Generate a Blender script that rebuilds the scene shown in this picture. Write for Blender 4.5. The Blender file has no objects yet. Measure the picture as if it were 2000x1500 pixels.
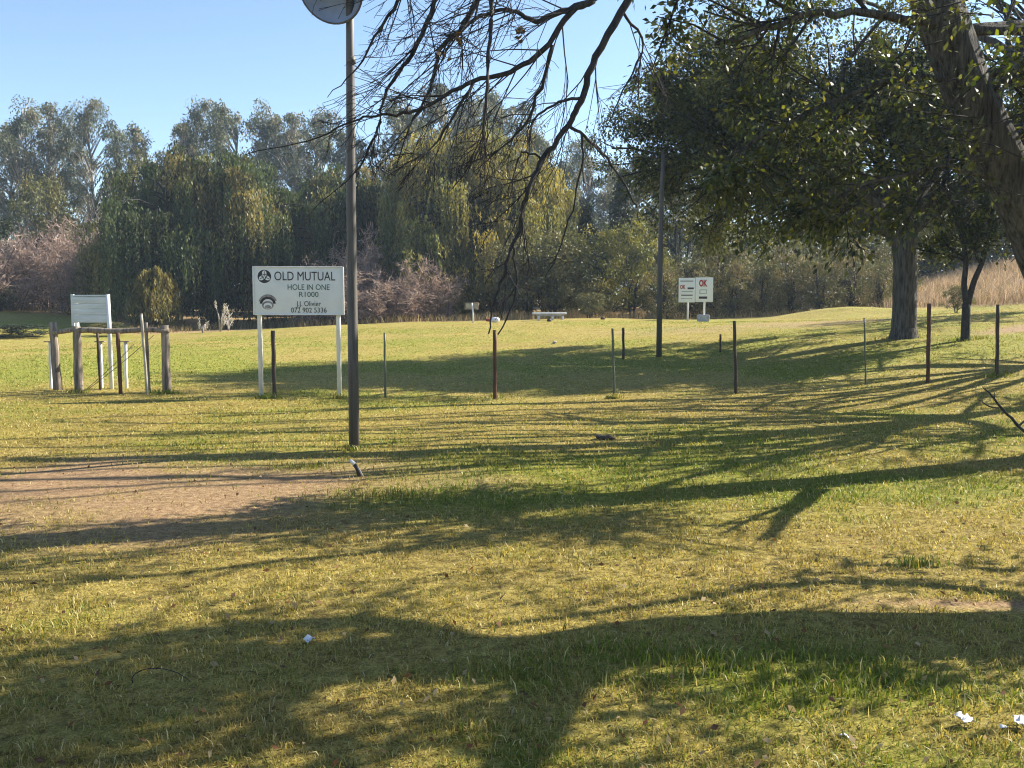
import bpy, math
import numpy as np
from mathutils import Vector, Matrix

# ------------------------------------------------------------------ camera
scene = bpy.context.scene
COL = scene.collection
CAM_H, FPX, HOR = 1.6, 1900.0, 600.0            # eye height, focal length in photo pixels, horizon row
PITCH = math.atan((750.0 - HOR) / FPX)
cam_d = bpy.data.cameras.new('camera')
cam_d.sensor_width = 36.0
cam_d.lens = FPX / 2000.0 * 36.0
cam_d.clip_start = 0.05
cam_d.clip_end = 6000
cam = bpy.data.objects.new('camera', cam_d)
cam.location = (0, 0, CAM_H)
cam.rotation_euler = (math.pi / 2 - PITCH, 0, 0)
COL.objects.link(cam)
scene.camera = cam

# ------------------------------------------------------------------ sky, sun, exposure
SUN_EL, SUN_AZ = math.radians(34), math.radians(65)     # azimuth clockwise from +Y (view direction)
SUN = np.array([math.sin(SUN_AZ) * math.cos(SUN_EL), math.cos(SUN_AZ) * math.cos(SUN_EL), math.sin(SUN_EL)])
world = bpy.data.worlds.new('World')
scene.world = world
world.use_nodes = True
wn = world.node_tree
for n in list(wn.nodes):
    wn.nodes.remove(n)
sky = wn.nodes.new('ShaderNodeTexSky')
sky.sky_type = 'NISHITA'
sky.sun_disc = False
sky.sun_elevation = SUN_EL
sky.sun_rotation = SUN_AZ
sky.altitude = 1200
sky.air_density = 1.0
sky.dust_density = 0.6
sky.ozone_density = 2.0
bg = wn.nodes.new('ShaderNodeBackground')
bg.inputs['Strength'].default_value = 0.082
wo = wn.nodes.new('ShaderNodeOutputWorld')
wn.links.new(sky.outputs[0], bg.inputs[0])
wn.links.new(bg.outputs[0], wo.inputs[0])
sun_d = bpy.data.lights.new('sun', 'SUN')
sun_d.energy = 5.0
sun_d.angle = math.radians(0.4)
sun_d.color = (1.0, 0.93, 0.80)
sun = bpy.data.objects.new('sun', sun_d)
sun.rotation_euler = Vector(-SUN).to_track_quat('-Z', 'Y').to_euler()
sun.location = (30, 15, 40)
COL.objects.link(sun)
scene.view_settings.view_transform = 'Standard'
scene.view_settings.look = 'None'
scene.view_settings.gamma = 1.0
scene.view_settings.exposure = 1.55
scene.render.engine = 'CYCLES'
scene.cycles.max_bounces = 6
scene.cycles.transparent_max_bounces = 8
scene.cycles.use_denoising = True
scene.cycles.filter_width = 1.1

# ------------------------------------------------------------------ helpers
def nrm(v):
    v = np.asarray(v, float)
    return v / (np.linalg.norm(v, axis=-1, keepdims=True) + 1e-9)

def ray(px, py):
    x, y = (px - 1000.0) / FPX, (750.0 - py) / FPX
    c, s = math.cos(PITCH), math.sin(PITCH)
    return np.array([x, c + y * s, -s + y * c])

def P(px, py, Y):
    """the point at forward distance Y in the direction of a photo pixel"""
    d = ray(px, py)
    return np.array([0, 0, CAM_H]) + d * (Y / d[1])

def hsh(i, j, s):
    n = (i.astype(np.int64) * 374761393 + j.astype(np.int64) * 668265263 + s * 974634777) & 0x7fffffff
    n = ((n ^ (n >> 13)) * 1274126177) & 0x7fffffff
    return ((n ^ (n >> 16)) & 0xffff) / 65535.0

def vnoise(x, y, s=0):
    x, y = np.asarray(x, float), np.asarray(y, float)
    i, j = np.floor(x), np.floor(y)
    u, v = x - i, y - j
    u, v = u * u * (3 - 2 * u), v * v * (3 - 2 * v)
    a, b = hsh(i, j, s), hsh(i + 1, j, s)
    c, d = hsh(i, j + 1, s), hsh(i + 1, j + 1, s)
    return (a * (1 - u) + b * u) * (1 - v) + (c * (1 - u) + d * u) * v

def fbm(x, y, s=0, o=4):
    t, a = 0, 0.5
    for k in range(o):
        t = t + a * vnoise(np.asarray(x) * 2 ** k, np.asarray(y) * 2 ** k, s + k)
        a *= 0.5
    return t / (1 - 0.5 ** o)

def smooth(a, b, x):
    t = np.clip((np.asarray(x, float) - a) / (b - a), 0, 1)
    return t * t * (3 - 2 * t)

# ------------------------------------------------------------------ terrain height
ctl = []
for Y in (-30, -8, 0, 4, 8, 12):
    for X in (-40, -14, -6, 0, 6, 14, 40):
        ctl.append((X, Y, 0.0 + 0.012 * max(0, X - 4) * max(0, Y) / 6))
for px, py, Y in [(112, 768, 17.2), (325, 771, 17.1), (514, 777, 17.1), (752, 777, 17.1), (967, 777, 17.1), (1197, 776, 17.1),
                  (1435, 766, 17.3), (1690, 752, 17.6), (1813, 746, 17.3), (1948, 733, 17.6),
                  (-300, 765, 18), (2500, 690, 19),
                  (1288, 696, 24), (1765, 657, 24), (1885, 663, 22.5), (2400, 620, 24), (600, 700, 25), (100, 702, 25), (-400, 700, 25),
                  (250, 670, 40), (400, 651, 46), (600, 637, 46), (900, 630, 45), (1070, 624, 44), (1180, 622, 44),
                  (1358, 629, 44), (1500, 623, 45), (1640, 617, 43), (1800, 613, 40), (2000, 604, 36), (2400, 570, 36),
                  (1500, 606, 60), (1800, 565, 58), (2000, 520, 58), (2400, 480, 58),
                  (30, 663, 42), (0, 606, 58), (200, 618, 58), (-300, 600, 58), (400, 640, 58), (900, 622, 58), (-500, 650, 42)]:
    ctl.append(tuple(P(px, py, Y)))
for X in (-80, -30, 0, 30, 80):
    ctl.append((X, 90, 2.0)); ctl.append((X, 140, 2.5))
ctl = np.array(ctl)

def tps_k(r2):
    return np.where(r2 > 1e-9, r2 * np.log(r2 + 1e-12), 0.0)
_n = len(ctl)
_C = ctl[:, :2] / 20.0
_K = tps_k(((_C[:, None] - _C[None]) ** 2).sum(-1)) + np.eye(_n) * 0.02
_Pm = np.c_[np.ones(_n), _C]
_A = np.block([[_K, _Pm], [_Pm.T, np.zeros((3, 3))]])
_w = np.linalg.solve(_A, np.r_[ctl[:, 2], 0, 0, 0])
_mound = P(1640, 617, 43)

def gz(x, y, micro=True):
    x = np.atleast_1d(np.asarray(x, float)); y = np.atleast_1d(np.asarray(y, float))
    xx = np.clip(x, -80, 80); yy = np.clip(y, -30, 140)
    q = np.c_[xx.ravel(), yy.ravel()] / 20.0
    out = np.empty(len(q))
    for k in range(0, len(q), 20000):
        b = q[k:k + 20000]
        out[k:k + 20000] = tps_k(((b[:, None] - _C[None]) ** 2).sum(-1)) @ _w[:_n] + _w[_n] + b @ _w[_n + 1:]
    z = out.reshape(xx.shape)
    r2 = ((x - _mound[0]) / 2.6) ** 2 + ((y - _mound[1]) / 2.4) ** 2
    z = z + 0.42 * np.exp(-r2)
    if micro:
        z = z + (fbm(x * 0.55, y * 0.55, 3, 4) - 0.5) * 0.07 * smooth(30, 8, np.hypot(x, y)) + (fbm(x * 0.2, y * 0.2, 9, 3) - 0.5) * 0.12 * smooth(4, 10, y)
    return z

def g1(x, y):
    return float(gz(x, y)[0])

def ground(px, py):
    """where the ray through a photo pixel meets the ground"""
    d = ray(px, py)
    t = np.geomspace(1.5, 150, 3000)
    X, Y, Z = d[0] * t, d[1] * t, CAM_H + d[2] * t
    below = np.nonzero(Z < gz(X, Y))[0]
    k = below[0] if len(below) else len(t) - 1
    return np.array([X[k], Y[k], Z[k]])

def lift(px, py, h):
    """a point h metres up whose shadow falls on that pixel's ground"""
    g = ground(px, py)
    return g + SUN * (h / SUN[2])

# ------------------------------------------------------------------ mesh building
def mesh_np(name, V, F, mats, colors=None, smooth_shade=False, mat_idx=None):
    V = np.asarray(V, np.float32)
    me = bpy.data.meshes.new(name)
    me.vertices.add(len(V))
    me.vertices.foreach_set('co', V.ravel())
    if not isinstance(F, list):
        F = [F]
    loops = np.concatenate([f.ravel() for f in F]).astype(np.int32)
    tot = np.concatenate([np.full(len(f), f.shape[1], np.int32) for f in F])
    start = np.r_[0, np.cumsum(tot)[:-1]].astype(np.int32)
    me.loops.add(len(loops))
    me.loops.foreach_set('vertex_index', loops)
    me.polygons.add(len(tot))
    me.polygons.foreach_set('loop_start', start)
    if smooth_shade:
        me.polygons.foreach_set('use_smooth', np.ones(len(tot), bool))
    if colors is not None:
        at = me.attributes.new('col', 'FLOAT_COLOR', 'FACE')
        c = np.ones((len(tot), 4), np.float32)
        c[:, :3] = colors
        at.data.foreach_set('color', c.ravel())
    for m in (mats if isinstance(mats, (list, tuple)) else [mats]):
        me.materials.append(m)
    me.update(calc_edges=True)
    me.validate()
    return me

def link(name, me, parent=None, loc=(0, 0, 0)):
    o = bpy.data.objects.new(name, me)
    COL.objects.link(o)
    o.location = loc
    if parent is not None:
        o.parent = parent
    return o

def tag(o, label, cat=None, group=None, kind=None):
    o['label'] = label
    if cat: o['category'] = cat
    if group: o['group'] = group
    if kind: o['kind'] = kind
    return o

def thing(name, label, cat, loc, group=None, rz=0):
    e = bpy.data.objects.new(name, None)
    e.empty_display_size = 0.2
    COL.objects.link(e)
    e.location = [float(c) for c in loc]
    e.rotation_euler = (0, 0, rz)
    return tag(e, label, cat, group)

class Acc:
    """collects tubes, boxes and leaf quads into one mesh"""
    def __init__(s):
        s.V, s.Q, s.T, s.n = [], [], [], 0
        s.CQ, s.CT = [], []
    def add(s, V, Q=None, T=None, cq=None, ct=None):
        if Q is not None and len(Q):
            s.Q.append(np.asarray(Q) + s.n)
            s.CQ.append(np.broadcast_to((0.5, 0.5, 0.5) if cq is None else cq, (len(Q), 3)))
        if T is not None and len(T):
            s.T.append(np.asarray(T) + s.n)
            s.CT.append(np.broadcast_to((0.5, 0.5, 0.5) if ct is None else ct, (len(T), 3)))
        s.V.append(np.asarray(V, float)); s.n += len(V)
    def tube(s, pts, rad, k=6, cap=True, col=None):
        pts = np.asarray(pts, float); m = len(pts)
        rad = np.broadcast_to(rad, (m,))
        t = np.gradient(pts, axis=0); t = nrm(t)
        ref = np.array([0, 0, 1.0]) if abs(t[:, 2]).mean() < 0.85 else np.array([1.0, 0, 0])
        u = nrm(np.cross(t, ref)); v = np.cross(t, u)
        a = np.arange(k) * 2 * math.pi / k
        ring = pts[:, None] + rad[:, None, None] * (np.cos(a)[None, :, None] * u[:, None] + np.sin(a)[None, :, None] * v[:, None])
        V = ring.reshape(-1, 3)
        i = np.arange(m - 1)[:, None] * k; j = np.arange(k)[None]; j2 = (j + 1) % k
        Q = np.stack([i + j, i + j2, i + k + j2, i + k + j], -1).reshape(-1, 4)
        T = None
        if cap:
            V = np.vstack([V, pts[-1:], pts[:1]])
            e = (m - 1) * k; jj = np.arange(k)
            T = np.vstack([np.c_[e + jj, e + (jj + 1) % k, np.full(k, m * k)], np.c_[(jj + 1) % k, jj, np.full(k, m * k + 1)]])
        s.add(V, Q, T, col, col)
    def box(s, c, size, R=None, bev=0.0):
        c = np.asarray(c, float); h = np.asarray(size, float) / 2
        if bev <= 0:
            S = np.array([[x, y, z] for x in (-1, 1) for y in (-1, 1) for z in (-1, 1)]) * h
            Q = np.array([[0, 1, 3, 2], [4, 6, 7, 5], [0, 4, 5, 1], [2, 3, 7, 6], [0, 2, 6, 4], [1, 5, 7, 3]])
            V = S if R is None else S @ np.asarray(R).T
            s.add(V + c, Q)
        else:
            b = min(bev, h.min() * 0.9)
            import bmesh
            bm = bmesh.new(); bmesh.ops.create_cube(bm, size=2)
            for v in bm.verts: v.co = Vector([v.co[i] * h[i] for i in range(3)])
            bmesh.ops.bevel(bm, geom=bm.edges[:], offset=b, segments=2, affect='EDGES', profile=0.6)
            bmesh.ops.triangulate(bm, faces=bm.faces[:])
            bm.verts.index_update()
            V = np.array([v.co[:] for v in bm.verts]); T = np.array([[v.index for v in f.verts] for f in bm.faces])
            bm.free()
            V = V if R is None else V @ np.asarray(R).T
            s.add(V + c, None, T)
    def leaves(s, c, ax, nr, L, W, col):
        c = np.asarray(c, float); n = len(c)
        if n == 0: return
        ax = nrm(ax); sd = nrm(np.cross(ax, nr))
        L = np.broadcast_to(L, (n,))[:, None]; W = np.broadcast_to(W, (n,))[:, None]
        up = np.cross(sd, ax)
        V = np.stack([c - ax * L * 0.5, c + sd * W * 0.5 - ax * L * 0.05 + up * W * 0.12, c + ax * L * 0.5, c - sd * W * 0.5 - ax * L * 0.05 + up * W * 0.12], 1).reshape(-1, 3)
        Q = np.arange(n * 4).reshape(n, 4)
        s.add(V, Q, None, col)
    def mesh(s, name, mat, smooth_shade=False, color=False):
        F, C = [], []
        if s.Q: F.append(np.vstack(s.Q)); C.append(np.vstack(s.CQ))
        if s.T: F.append(np.vstack(s.T)); C.append(np.vstack(s.CT))
        return mesh_np(name, np.vstack(s.V), F, mat, np.vstack(C) if color else None, smooth_shade)

def part(name, acc, mat, parent, smooth_shade=False, color=False, loc=(0, 0, 0)):
    return link(name, acc.mesh(name, mat, smooth_shade, color), parent, loc)

# ------------------------------------------------------------------ materials
def mat_new(name):
    m = bpy.data.materials.new(name); m.use_nodes = True
    nt = m.node_tree
    return m, nt, nt.nodes['Principled BSDF'], nt.nodes['Material Output']

def lnk(nt, a, b): nt.links.new(a, b)

def leaf_mat(name, trans=0.35, rough=0.5, spec=0.3, tint=(1.25, 1.15, 0.6)):
    m, nt, p, out = mat_new(name)
    at = nt.nodes.new('ShaderNodeAttribute'); at.attribute_name = 'col'
    lnk(nt, at.outputs['Color'], p.inputs['Base Color'])
    p.inputs['Roughness'].default_value = rough
    p.inputs['Specular IOR Level'].default_value = spec
    tr = nt.nodes.new('ShaderNodeBsdfTranslucent')
    mu = nt.nodes.new('ShaderNodeMix'); mu.data_type = 'RGBA'; mu.blend_type = 'MULTIPLY'
    mu.inputs['Factor'].default_value = 1.0
    mu.inputs[7].default_value = (*tint, 1)
    lnk(nt, at.outputs['Color'], mu.inputs[6]); lnk(nt, mu.outputs[2], tr.inputs['Color'])
    mx = nt.nodes.new('ShaderNodeMixShader'); mx.inputs[0].default_value = trans
    lnk(nt, p.outputs[0], mx.inputs[1]); lnk(nt, tr.outputs[0], mx.inputs[2]); lnk(nt, mx.outputs[0], out.inputs[0])
    return m

def noise_mat(name, c1, c2, scale=6.0, rough=0.8, bump=0.0, stretch=(1, 1, 1), spec=0.25, metal=0.0, c3=None, dist=0.02, detail=6):
    m, nt, p, out = mat_new(name)
    tc = nt.nodes.new('ShaderNodeTexCoord'); mp = nt.nodes.new('ShaderNodeMapping')
    mp.inputs['Scale'].default_value = stretch
    lnk(nt, tc.outputs['Object'], mp.inputs[0])
    nz = nt.nodes.new('ShaderNodeTexNoise'); nz.inputs['Scale'].default_value = scale; nz.inputs['Detail'].default_value = detail
    nz.inputs['Roughness'].default_value = 0.65
    lnk(nt, mp.outputs[0], nz.inputs['Vector'])
    cr = nt.nodes.new('ShaderNodeValToRGB')
    cr.color_ramp.elements[0].position = 0.35; cr.color_ramp.elements[0].color = (*c1, 1)
    cr.color_ramp.elements[1].position = 0.65; cr.color_ramp.elements[1].color = (*c2, 1)
    if c3:
        e = cr.color_ramp.elements.new(0.5); e.color = (*c3, 1)
    lnk(nt, nz.outputs['Fac'], cr.inputs[0]); lnk(nt, cr.outputs[0], p.inputs['Base Color'])
    p.inputs['Roughness'].default_value = rough; p.inputs['Specular IOR Level'].default_value = spec
    p.inputs['Metallic'].default_value = metal
    if bump > 0:
        b = nt.nodes.new('ShaderNodeBump'); b.inputs['Strength'].default_value = bump; b.inputs['Distance'].default_value = dist
        lnk(nt, nz.outputs['Fac'], b.inputs['Height']); lnk(nt, b.outputs[0], p.inputs['Normal'])
    return m

M = {}
M['leaf'] = leaf_mat('leaf_glossy', 0.3, 0.5, 0.3, (1.6, 1.5, 0.5))
M['leaf_far'] = leaf_mat('leaf_far', 0.3, 0.55, 0.3)
M['willow'] = leaf_mat('willow_leaf', 0.4, 0.5, 0.25, (1.3, 1.15, 0.5))
M['grass'] = leaf_mat('grass_blade', 0.36, 0.5, 0.25, (1.15, 1.1, 0.55))
M['dry'] = leaf_mat('dry_stalk', 0.3, 0.7, 0.1, (1.1, 1.0, 0.8))
M['bark'] = noise_mat('bark_oak', (0.028, 0.026, 0.024), (0.16, 0.148, 0.132), 26, 0.92, 1.0, (1, 1, 0.10), 0.12, dist=0.06, detail=9)
M['bark_dark'] = noise_mat('bark_dark', (0.020, 0.019, 0.020), (0.055, 0.050, 0.048), 22, 0.85, 0.6, (1, 1, 0.4), 0.2)
M['bark_gum'] = noise_mat('bark_gum', (0.13, 0.115, 0.10), (0.40, 0.37, 0.33), 2.2, 0.7, 0.2, (1, 1, 0.3), 0.2)
M['twig'] = noise_mat('twig_brown', (0.13, 0.09, 0.075), (0.24, 0.175, 0.15), 3, 0.85, 0.0, (1, 1, 0.5), 0.1)
M['timber'] = noise_mat('weathered_timber', (0.10, 0.08, 0.06), (0.34, 0.28, 0.22), 9, 0.85, 0.5, (2.2, 2.2, 0.22), 0.15, c3=(0.22, 0.18, 0.14))
M['timber_dark'] = noise_mat('creosoted_timber', (0.035, 0.026, 0.02), (0.10, 0.07, 0.05), 12, 0.75, 0.3, (2, 2, 0.2), 0.25)
M['timber_red'] = noise_mat('reddish_timber', (0.06, 0.028, 0.018), (0.15, 0.07, 0.045), 12, 0.75, 0.3, (2, 2, 0.2), 0.25)
M['green_steel'] = noise_mat('green_steel', (0.06, 0.075, 0.045), (0.13, 0.14, 0.09), 12, 0.55, 0.1, (1, 1, 0.3), 0.4)
M['pole'] = noise_mat('lamp_pole_steel', (0.055, 0.05, 0.045), (0.12, 0.11, 0.10), 10, 0.6, 0.2, (2, 2, 0.15), 0.4)
M['white'] = noise_mat('white_paint', (0.60, 0.60, 0.58), (0.80, 0.80, 0.78), 5, 0.45, 0.05, (1, 1, 0.4), 0.4)
M['board'] = noise_mat('sign_board', (0.66, 0.68, 0.66), (0.74, 0.76, 0.74), 2.0, 0.5, 0.0, (1, 1, 1), 0.35)
M['board_grey'] = noise_mat('grey_slat', (0.50, 0.54, 0.52), (0.66, 0.70, 0.68), 5, 0.6, 0.15, (0.4, 1, 3), 0.3)
M['board_old'] = noise_mat('old_board', (0.30, 0.26, 0.19), (0.46, 0.42, 0.33), 8, 0.7, 0.1, (1, 1, 1), 0.2)
M['concrete'] = noise_mat('concrete', (0.24, 0.25, 0.27), (0.42, 0.43, 0.45), 10, 0.85, 0.2)
M['concrete_white'] = noise_mat('whitewashed_concrete', (0.60, 0.60, 0.62), (0.80, 0.80, 0.80), 9, 0.7, 0.1)
M['rubber'] = noise_mat('black_rubber', (0.02, 0.02, 0.02), (0.05, 0.05, 0.05), 10, 0.6)
M['ink'] = noise_mat('dark_print', (0.035, 0.03, 0.035), (0.05, 0.045, 0.05), 10, 0.5)
M['ink_green'] = noise_mat('green_print', (0.045, 0.10, 0.075), (0.06, 0.13, 0.09), 10, 0.5)
M['ink_red'] = noise_mat('red_print', (0.30, 0.03, 0.025), (0.36, 0.045, 0.03), 10, 0.5)
M['ink_grey'] = noise_mat('grey_print', (0.30, 0.32, 0.31), (0.38, 0.40, 0.39), 10, 0.5)
M['ink_brown'] = noise_mat('brown_print', (0.16, 0.13, 0.12), (0.34, 0.31, 0.29), 20, 0.5)
M['shade_metal'] = noise_mat('reflector_metal', (0.26, 0.32, 0.45), (0.34, 0.40, 0.54), 6, 0.35, 0.0, (1, 1, 1), 0.5)
M['wire'] = noise_mat('rusty_wire', (0.09, 0.07, 0.05), (0.17, 0.14, 0.11), 20, 0.7)
M['paper'] = noise_mat('white_paper', (0.52, 0.52, 0.52), (0.72, 0.72, 0.72), 30, 0.8, 0.2)
M['clod'] = noise_mat('dark_soil', (0.05, 0.038, 0.028), (0.12, 0.09, 0.065), 25, 0.95, 0.6)
M['stone'] = noise_mat('pale_stone', (0.30, 0.27, 0.23), (0.48, 0.44, 0.38), 15, 0.9, 0.4)

# ------------------------------------------------------------------ ground
def dirt_mask(x, y):
    """bare reddish earth: worn patches with their own outline"""
    w = (fbm(x * 0.9, y * 0.9, 21, 4) - 0.5)
    a = ground_cache['patch']; b = ground_cache['track']; c = ground_cache['bank']; d = ground_cache['tee']
    m1 = 1 - ((x - a[0]) / 3.2) ** 2 - ((y - a[1] - 0.05 * (x - a[0])) / 2.2) ** 2
    m2 = 1 - ((x - b[0] - 0.9) / 1.6) ** 2 - ((y - b[1] + 0.06) / 0.13) ** 2
    m3 = 1 - ((x - c[0] - 1) / 2.6) ** 2 - ((y - c[1] - 0.2) / 1.0) ** 2
    m4 = 0.8 - ((x - d[0] - 1) / 8.0) ** 2 - ((y - d[1] + 0.5) / 4.0) ** 2
    return np.clip(np.max([0.85 * smooth(-0.7, 1.1, m1 + 2.2 * w), smooth(-0.3, 0.7, m2 + 1.5 * w), smooth(-0.2, 0.8, m3 + 1.5 * w) * 0.9, smooth(0, 0.7, m4 + w) * 0.45], 0), 0, 1)
ground_cache = {'patch': ground(60, 972), 'track': ground(1900, 1178), 'bank': ground(1960, 648), 'tee': ground(1500, 634)}

def lush_mask(x, y):
    """0 dry straw .. 1 green, soft natural patches"""
    b = fbm(x * 0.35 + 7, y * 0.35, 31, 4)
    f = fbm(x * 2.2, y * 2.2, 35, 3)
    far = smooth(20, 30, y)
    v = 0.62 * b + 0.38 * f
    for (px, py, rx, ry, k) in LUSH:
        v = v + k * np.exp(-((x - px) / rx) ** 2 - ((y - py) / ry) ** 2)
    return 0.10 + 0.74 * smooth(0.36, 0.76, v + 0.06 * far - 0.02)
def rough_mask(x, y):
    return smooth(19.5, 16.0, y + 2.0 * (fbm(x * .5, y * .5, 52) - .5))
LUSH = []
for px, py, rx, ry, k in [(760, 975, 1.4, 0.5, 0.34), (1050, 905, 1.9, 0.7, 0.40), (1350, 1310, 0.9, 0.25, 0.26), (1650, 1340, 0.8, 0.25, 0.28), (1900, 950, 1.3, 0.6, 0.34), (1120, 1090, 0.8, 0.35, 0.25), (1500, 960, 1.4, 0.5, 0.22), (1700, 700, 4, 2.0, 0.25),
                          (150, 720, 6, 4, 0.25), (1150, 700, 4, 3, 0.1), (900, 750, 4, 1.2, -0.16), (500, 830, 4, 1, -0.08), (500, 1100, 2.5, 0.8, -0.07), (1500, 800, 3.0, 0.8, -0.10), (300, 1400, 1.5, .4, -.06), (1700, 1420, 1, .5, .05)]:
    g = ground(px, py); LUSH.append((g[0], g[1], rx, ry, k))

xs = np.unique(np.round(np.r_[np.linspace(-2500, -140, 14), np.arange(-140, -30, 6), np.arange(-30, -14, 0.8), np.arange(-14, 14, 0.16), np.arange(14, 30, 0.8), np.arange(30, 140, 6), np.linspace(140, 2500, 14)], 3))
ys = np.unique(np.round(np.r_[np.linspace(-600, -30, 10), np.arange(-30, -4, 2), np.arange(-4, 20, 0.16), np.arange(20, 66, 0.6), np.arange(66, 160, 5), np.linspace(160, 4000, 18)], 3))
GX, GY = np.meshgrid(xs, ys)
GZ = gz(GX, GY).reshape(GX.shape)
nx, ny = len(xs), len(ys)
ii, jj = np.meshgrid(np.arange(nx - 1), np.arange(ny - 1))
b0 = (jj * nx + ii).ravel()
GF = np.c_[b0, b0 + 1, b0 + nx + 1, b0 + nx]
mg, nt, p, out = mat_new('lawn_ground')
at = nt.nodes.new('ShaderNodeAttribute'); at.attribute_name = 'mask'
sep = nt.nodes.new('ShaderNodeSeparateColor'); lnk(nt, at.outputs['Color'], sep.inputs[0])
tc = nt.nodes.new('ShaderNodeTexCoord')
n1 = nt.nodes.new('ShaderNodeTexNoise'); n1.inputs['Scale'].default_value = 14; n1.inputs['Detail'].default_value = 8; n1.inputs['Roughness'].default_value = 0.75
n2 = nt.nodes.new('ShaderNodeTexNoise'); n2.inputs['Scale'].default_value = 1.1; n2.inputs['Detail'].default_value = 6; n2.inputs['Roughness'].default_value = 0.7
lnk(nt, tc.outputs['Object'], n1.inputs['Vector']); lnk(nt, tc.outputs['Object'], n2.inputs['Vector'])
def ramp(fac, stops):
    c = nt.nodes.new('ShaderNodeValToRGB')
    e = c.color_ramp.elements
    while len(e) < len(stops): e.new(0.5)
    for k, (pos, colr) in enumerate(stops): e[k].position = pos; e[k].color = (*colr, 1)
    lnk(nt, fac, c.inputs[0]); return c.outputs[0]
def mixc(f, a, b):
    x = nt.nodes.new('ShaderNodeMix'); x.data_type = 'RGBA'
    lnk(nt, f, x.inputs[0]); lnk(nt, a, x.inputs[6]); lnk(nt, b, x.inputs[7]); return x.outputs[2]
straw = ramp(n1.outputs['Fac'], [(0.34, (0.12, 0.085, 0.025)), (0.5, (0.33, 0.265, 0.080)), (0.66, (0.50, 0.41, 0.14))])
green = ramp(n1.outputs['Fac'], [(0.34, (0.08, 0.09, 0.014)), (0.5, (0.215, 0.235, 0.034)), (0.66, (0.34, 0.345, 0.065))])
dirt = ramp(n1.outputs['Fac'], [(0.3, (0.20, 0.12, 0.078)), (0.5, (0.34, 0.22, 0.15)), (0.68, (0.47, 0.34, 0.24))])
def addm(a, b, k):
    x = nt.nodes.new('ShaderNodeMath'); x.operation = 'MULTIPLY_ADD'; x.inputs[1].default_value = k; x.inputs[2].default_value = -0.5 * k
    lnk(nt, b, x.inputs[0])
    y = nt.nodes.new('ShaderNodeMath'); y.operation = 'ADD'; y.use_clamp = True
    lnk(nt, a, y.inputs[0]); lnk(nt, x.outputs[0], y.inputs[1]); return y.outputs[0]
lush = addm(sep.outputs[1], n2.outputs['Fac'], 0.8)
brn = ramp(n1.outputs['Fac'], [(0.34, (0.10, 0.062, 0.025)), (0.5, (0.25, 0.165, 0.068)), (0.66, (0.38, 0.27, 0.12))])
bf = ramp(n2.outputs['Fac'], [(0.46, (0, 0, 0)), (0.68, (0.75, 0.75, 0.75))])
straw = mixc(bf, straw, brn)
c = mixc(lush, straw, green)
c = mixc(sep.outputs[0], c, dirt)
thatch = ramp(n1.outputs['Fac'], [(0.3, (0.20, 0.13, 0.07)), (0.5, (0.36, 0.25, 0.13)), (0.7, (0.46, 0.34, 0.19))])
c = mixc(sep.outputs[2], c, thatch)
n3 = nt.nodes.new('ShaderNodeTexNoise'); n3.inputs['Scale'].default_value = 75; n3.inputs['Detail'].default_value = 4; n3.inputs['Roughness'].default_value = 0.8
lnk(nt, tc.outputs['Object'], n3.inputs['Vector'])
fine = ramp(n3.outputs['Fac'], [(0.36, (0.30, 0.26, 0.20)), (0.5, (0.95, 0.94, 0.92)), (0.66, (1.35, 1.33, 1.25))])
mf = nt.nodes.new('ShaderNodeMix'); mf.data_type = 'RGBA'; mf.blend_type = 'MULTIPLY'; mf.inputs[0].default_value = 0.85
lnk(nt, c, mf.inputs[6]); lnk(nt, fine, mf.inputs[7]); c = mf.outputs[2]
rg = ramp(at.outputs['Alpha'], [(0.0, (1, 1, 1)), (1.0, (0.86, 0.83, 0.74))])
mr = nt.nodes.new('ShaderNodeMix'); mr.data_type = 'RGBA'; mr.blend_type = 'MULTIPLY'; mr.inputs[0].default_value = 1.0
lnk(nt, c, mr.inputs[6]); lnk(nt, rg, mr.inputs[7]); c = mr.outputs[2]
lnk(nt, c, p.inputs['Base Color'])
p.inputs['Roughness'].default_value = 0.9; p.inputs['Specular IOR Level'].default_value = 0.1
bp = nt.nodes.new('ShaderNodeBump'); bp.inputs['Strength'].default_value = 0.7; bp.inputs['Distance'].default_value = 0.05
lnk(nt, n1.outputs['Fac'], bp.inputs['Height']); lnk(nt, bp.outputs[0], p.inputs['Normal'])
me = mesh_np('ground', np.c_[GX.ravel(), GY.ravel(), GZ.ravel()], GF, mg, None, True)
mk = np.zeros((nx * ny, 4), np.float32)
mk[:, 0] = dirt_mask(GX.ravel(), GY.ravel()); mk[:, 1] = lush_mask(GX.ravel(), GY.ravel()); mk[:, 3] = rough_mask(GX.ravel(), GY.ravel())
# rough veld of dry brown grass beyond the mown field
edge_px = [(-300, 600, 57.5), (60, 605, 57.5), (215, 612, 57), (265, 655, 47), (400, 652, 47), (600, 637, 47.5), (900, 630, 47.5), (1100, 622, 47.5), (1400, 622, 48), (1550, 614, 47), (1700, 606, 46), (1850, 612, 43), (2000, 600, 40), (2400, 570, 37)]
EDG = np.array([P(*e)[:2] for e in edge_px])
def field_edge(x): return np.interp(x, EDG[:, 0], EDG[:, 1])
mk[:, 2] = smooth(-0.6, 0.8, GY.ravel() - field_edge(GX.ravel()) + 2.0 * (fbm(GX.ravel() * 0.4, GY.ravel() * 0.4, 44) - 0.5)) * 0.9
av = me.attributes.new('mask', 'FLOAT_COLOR', 'POINT'); av.data.foreach_set('color', mk.ravel())
gobj = link('ground', me)
tag(gobj, 'mown yellow green lawn with dry patches rising gently to the trees', 'lawn', None, 'structure')

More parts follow.
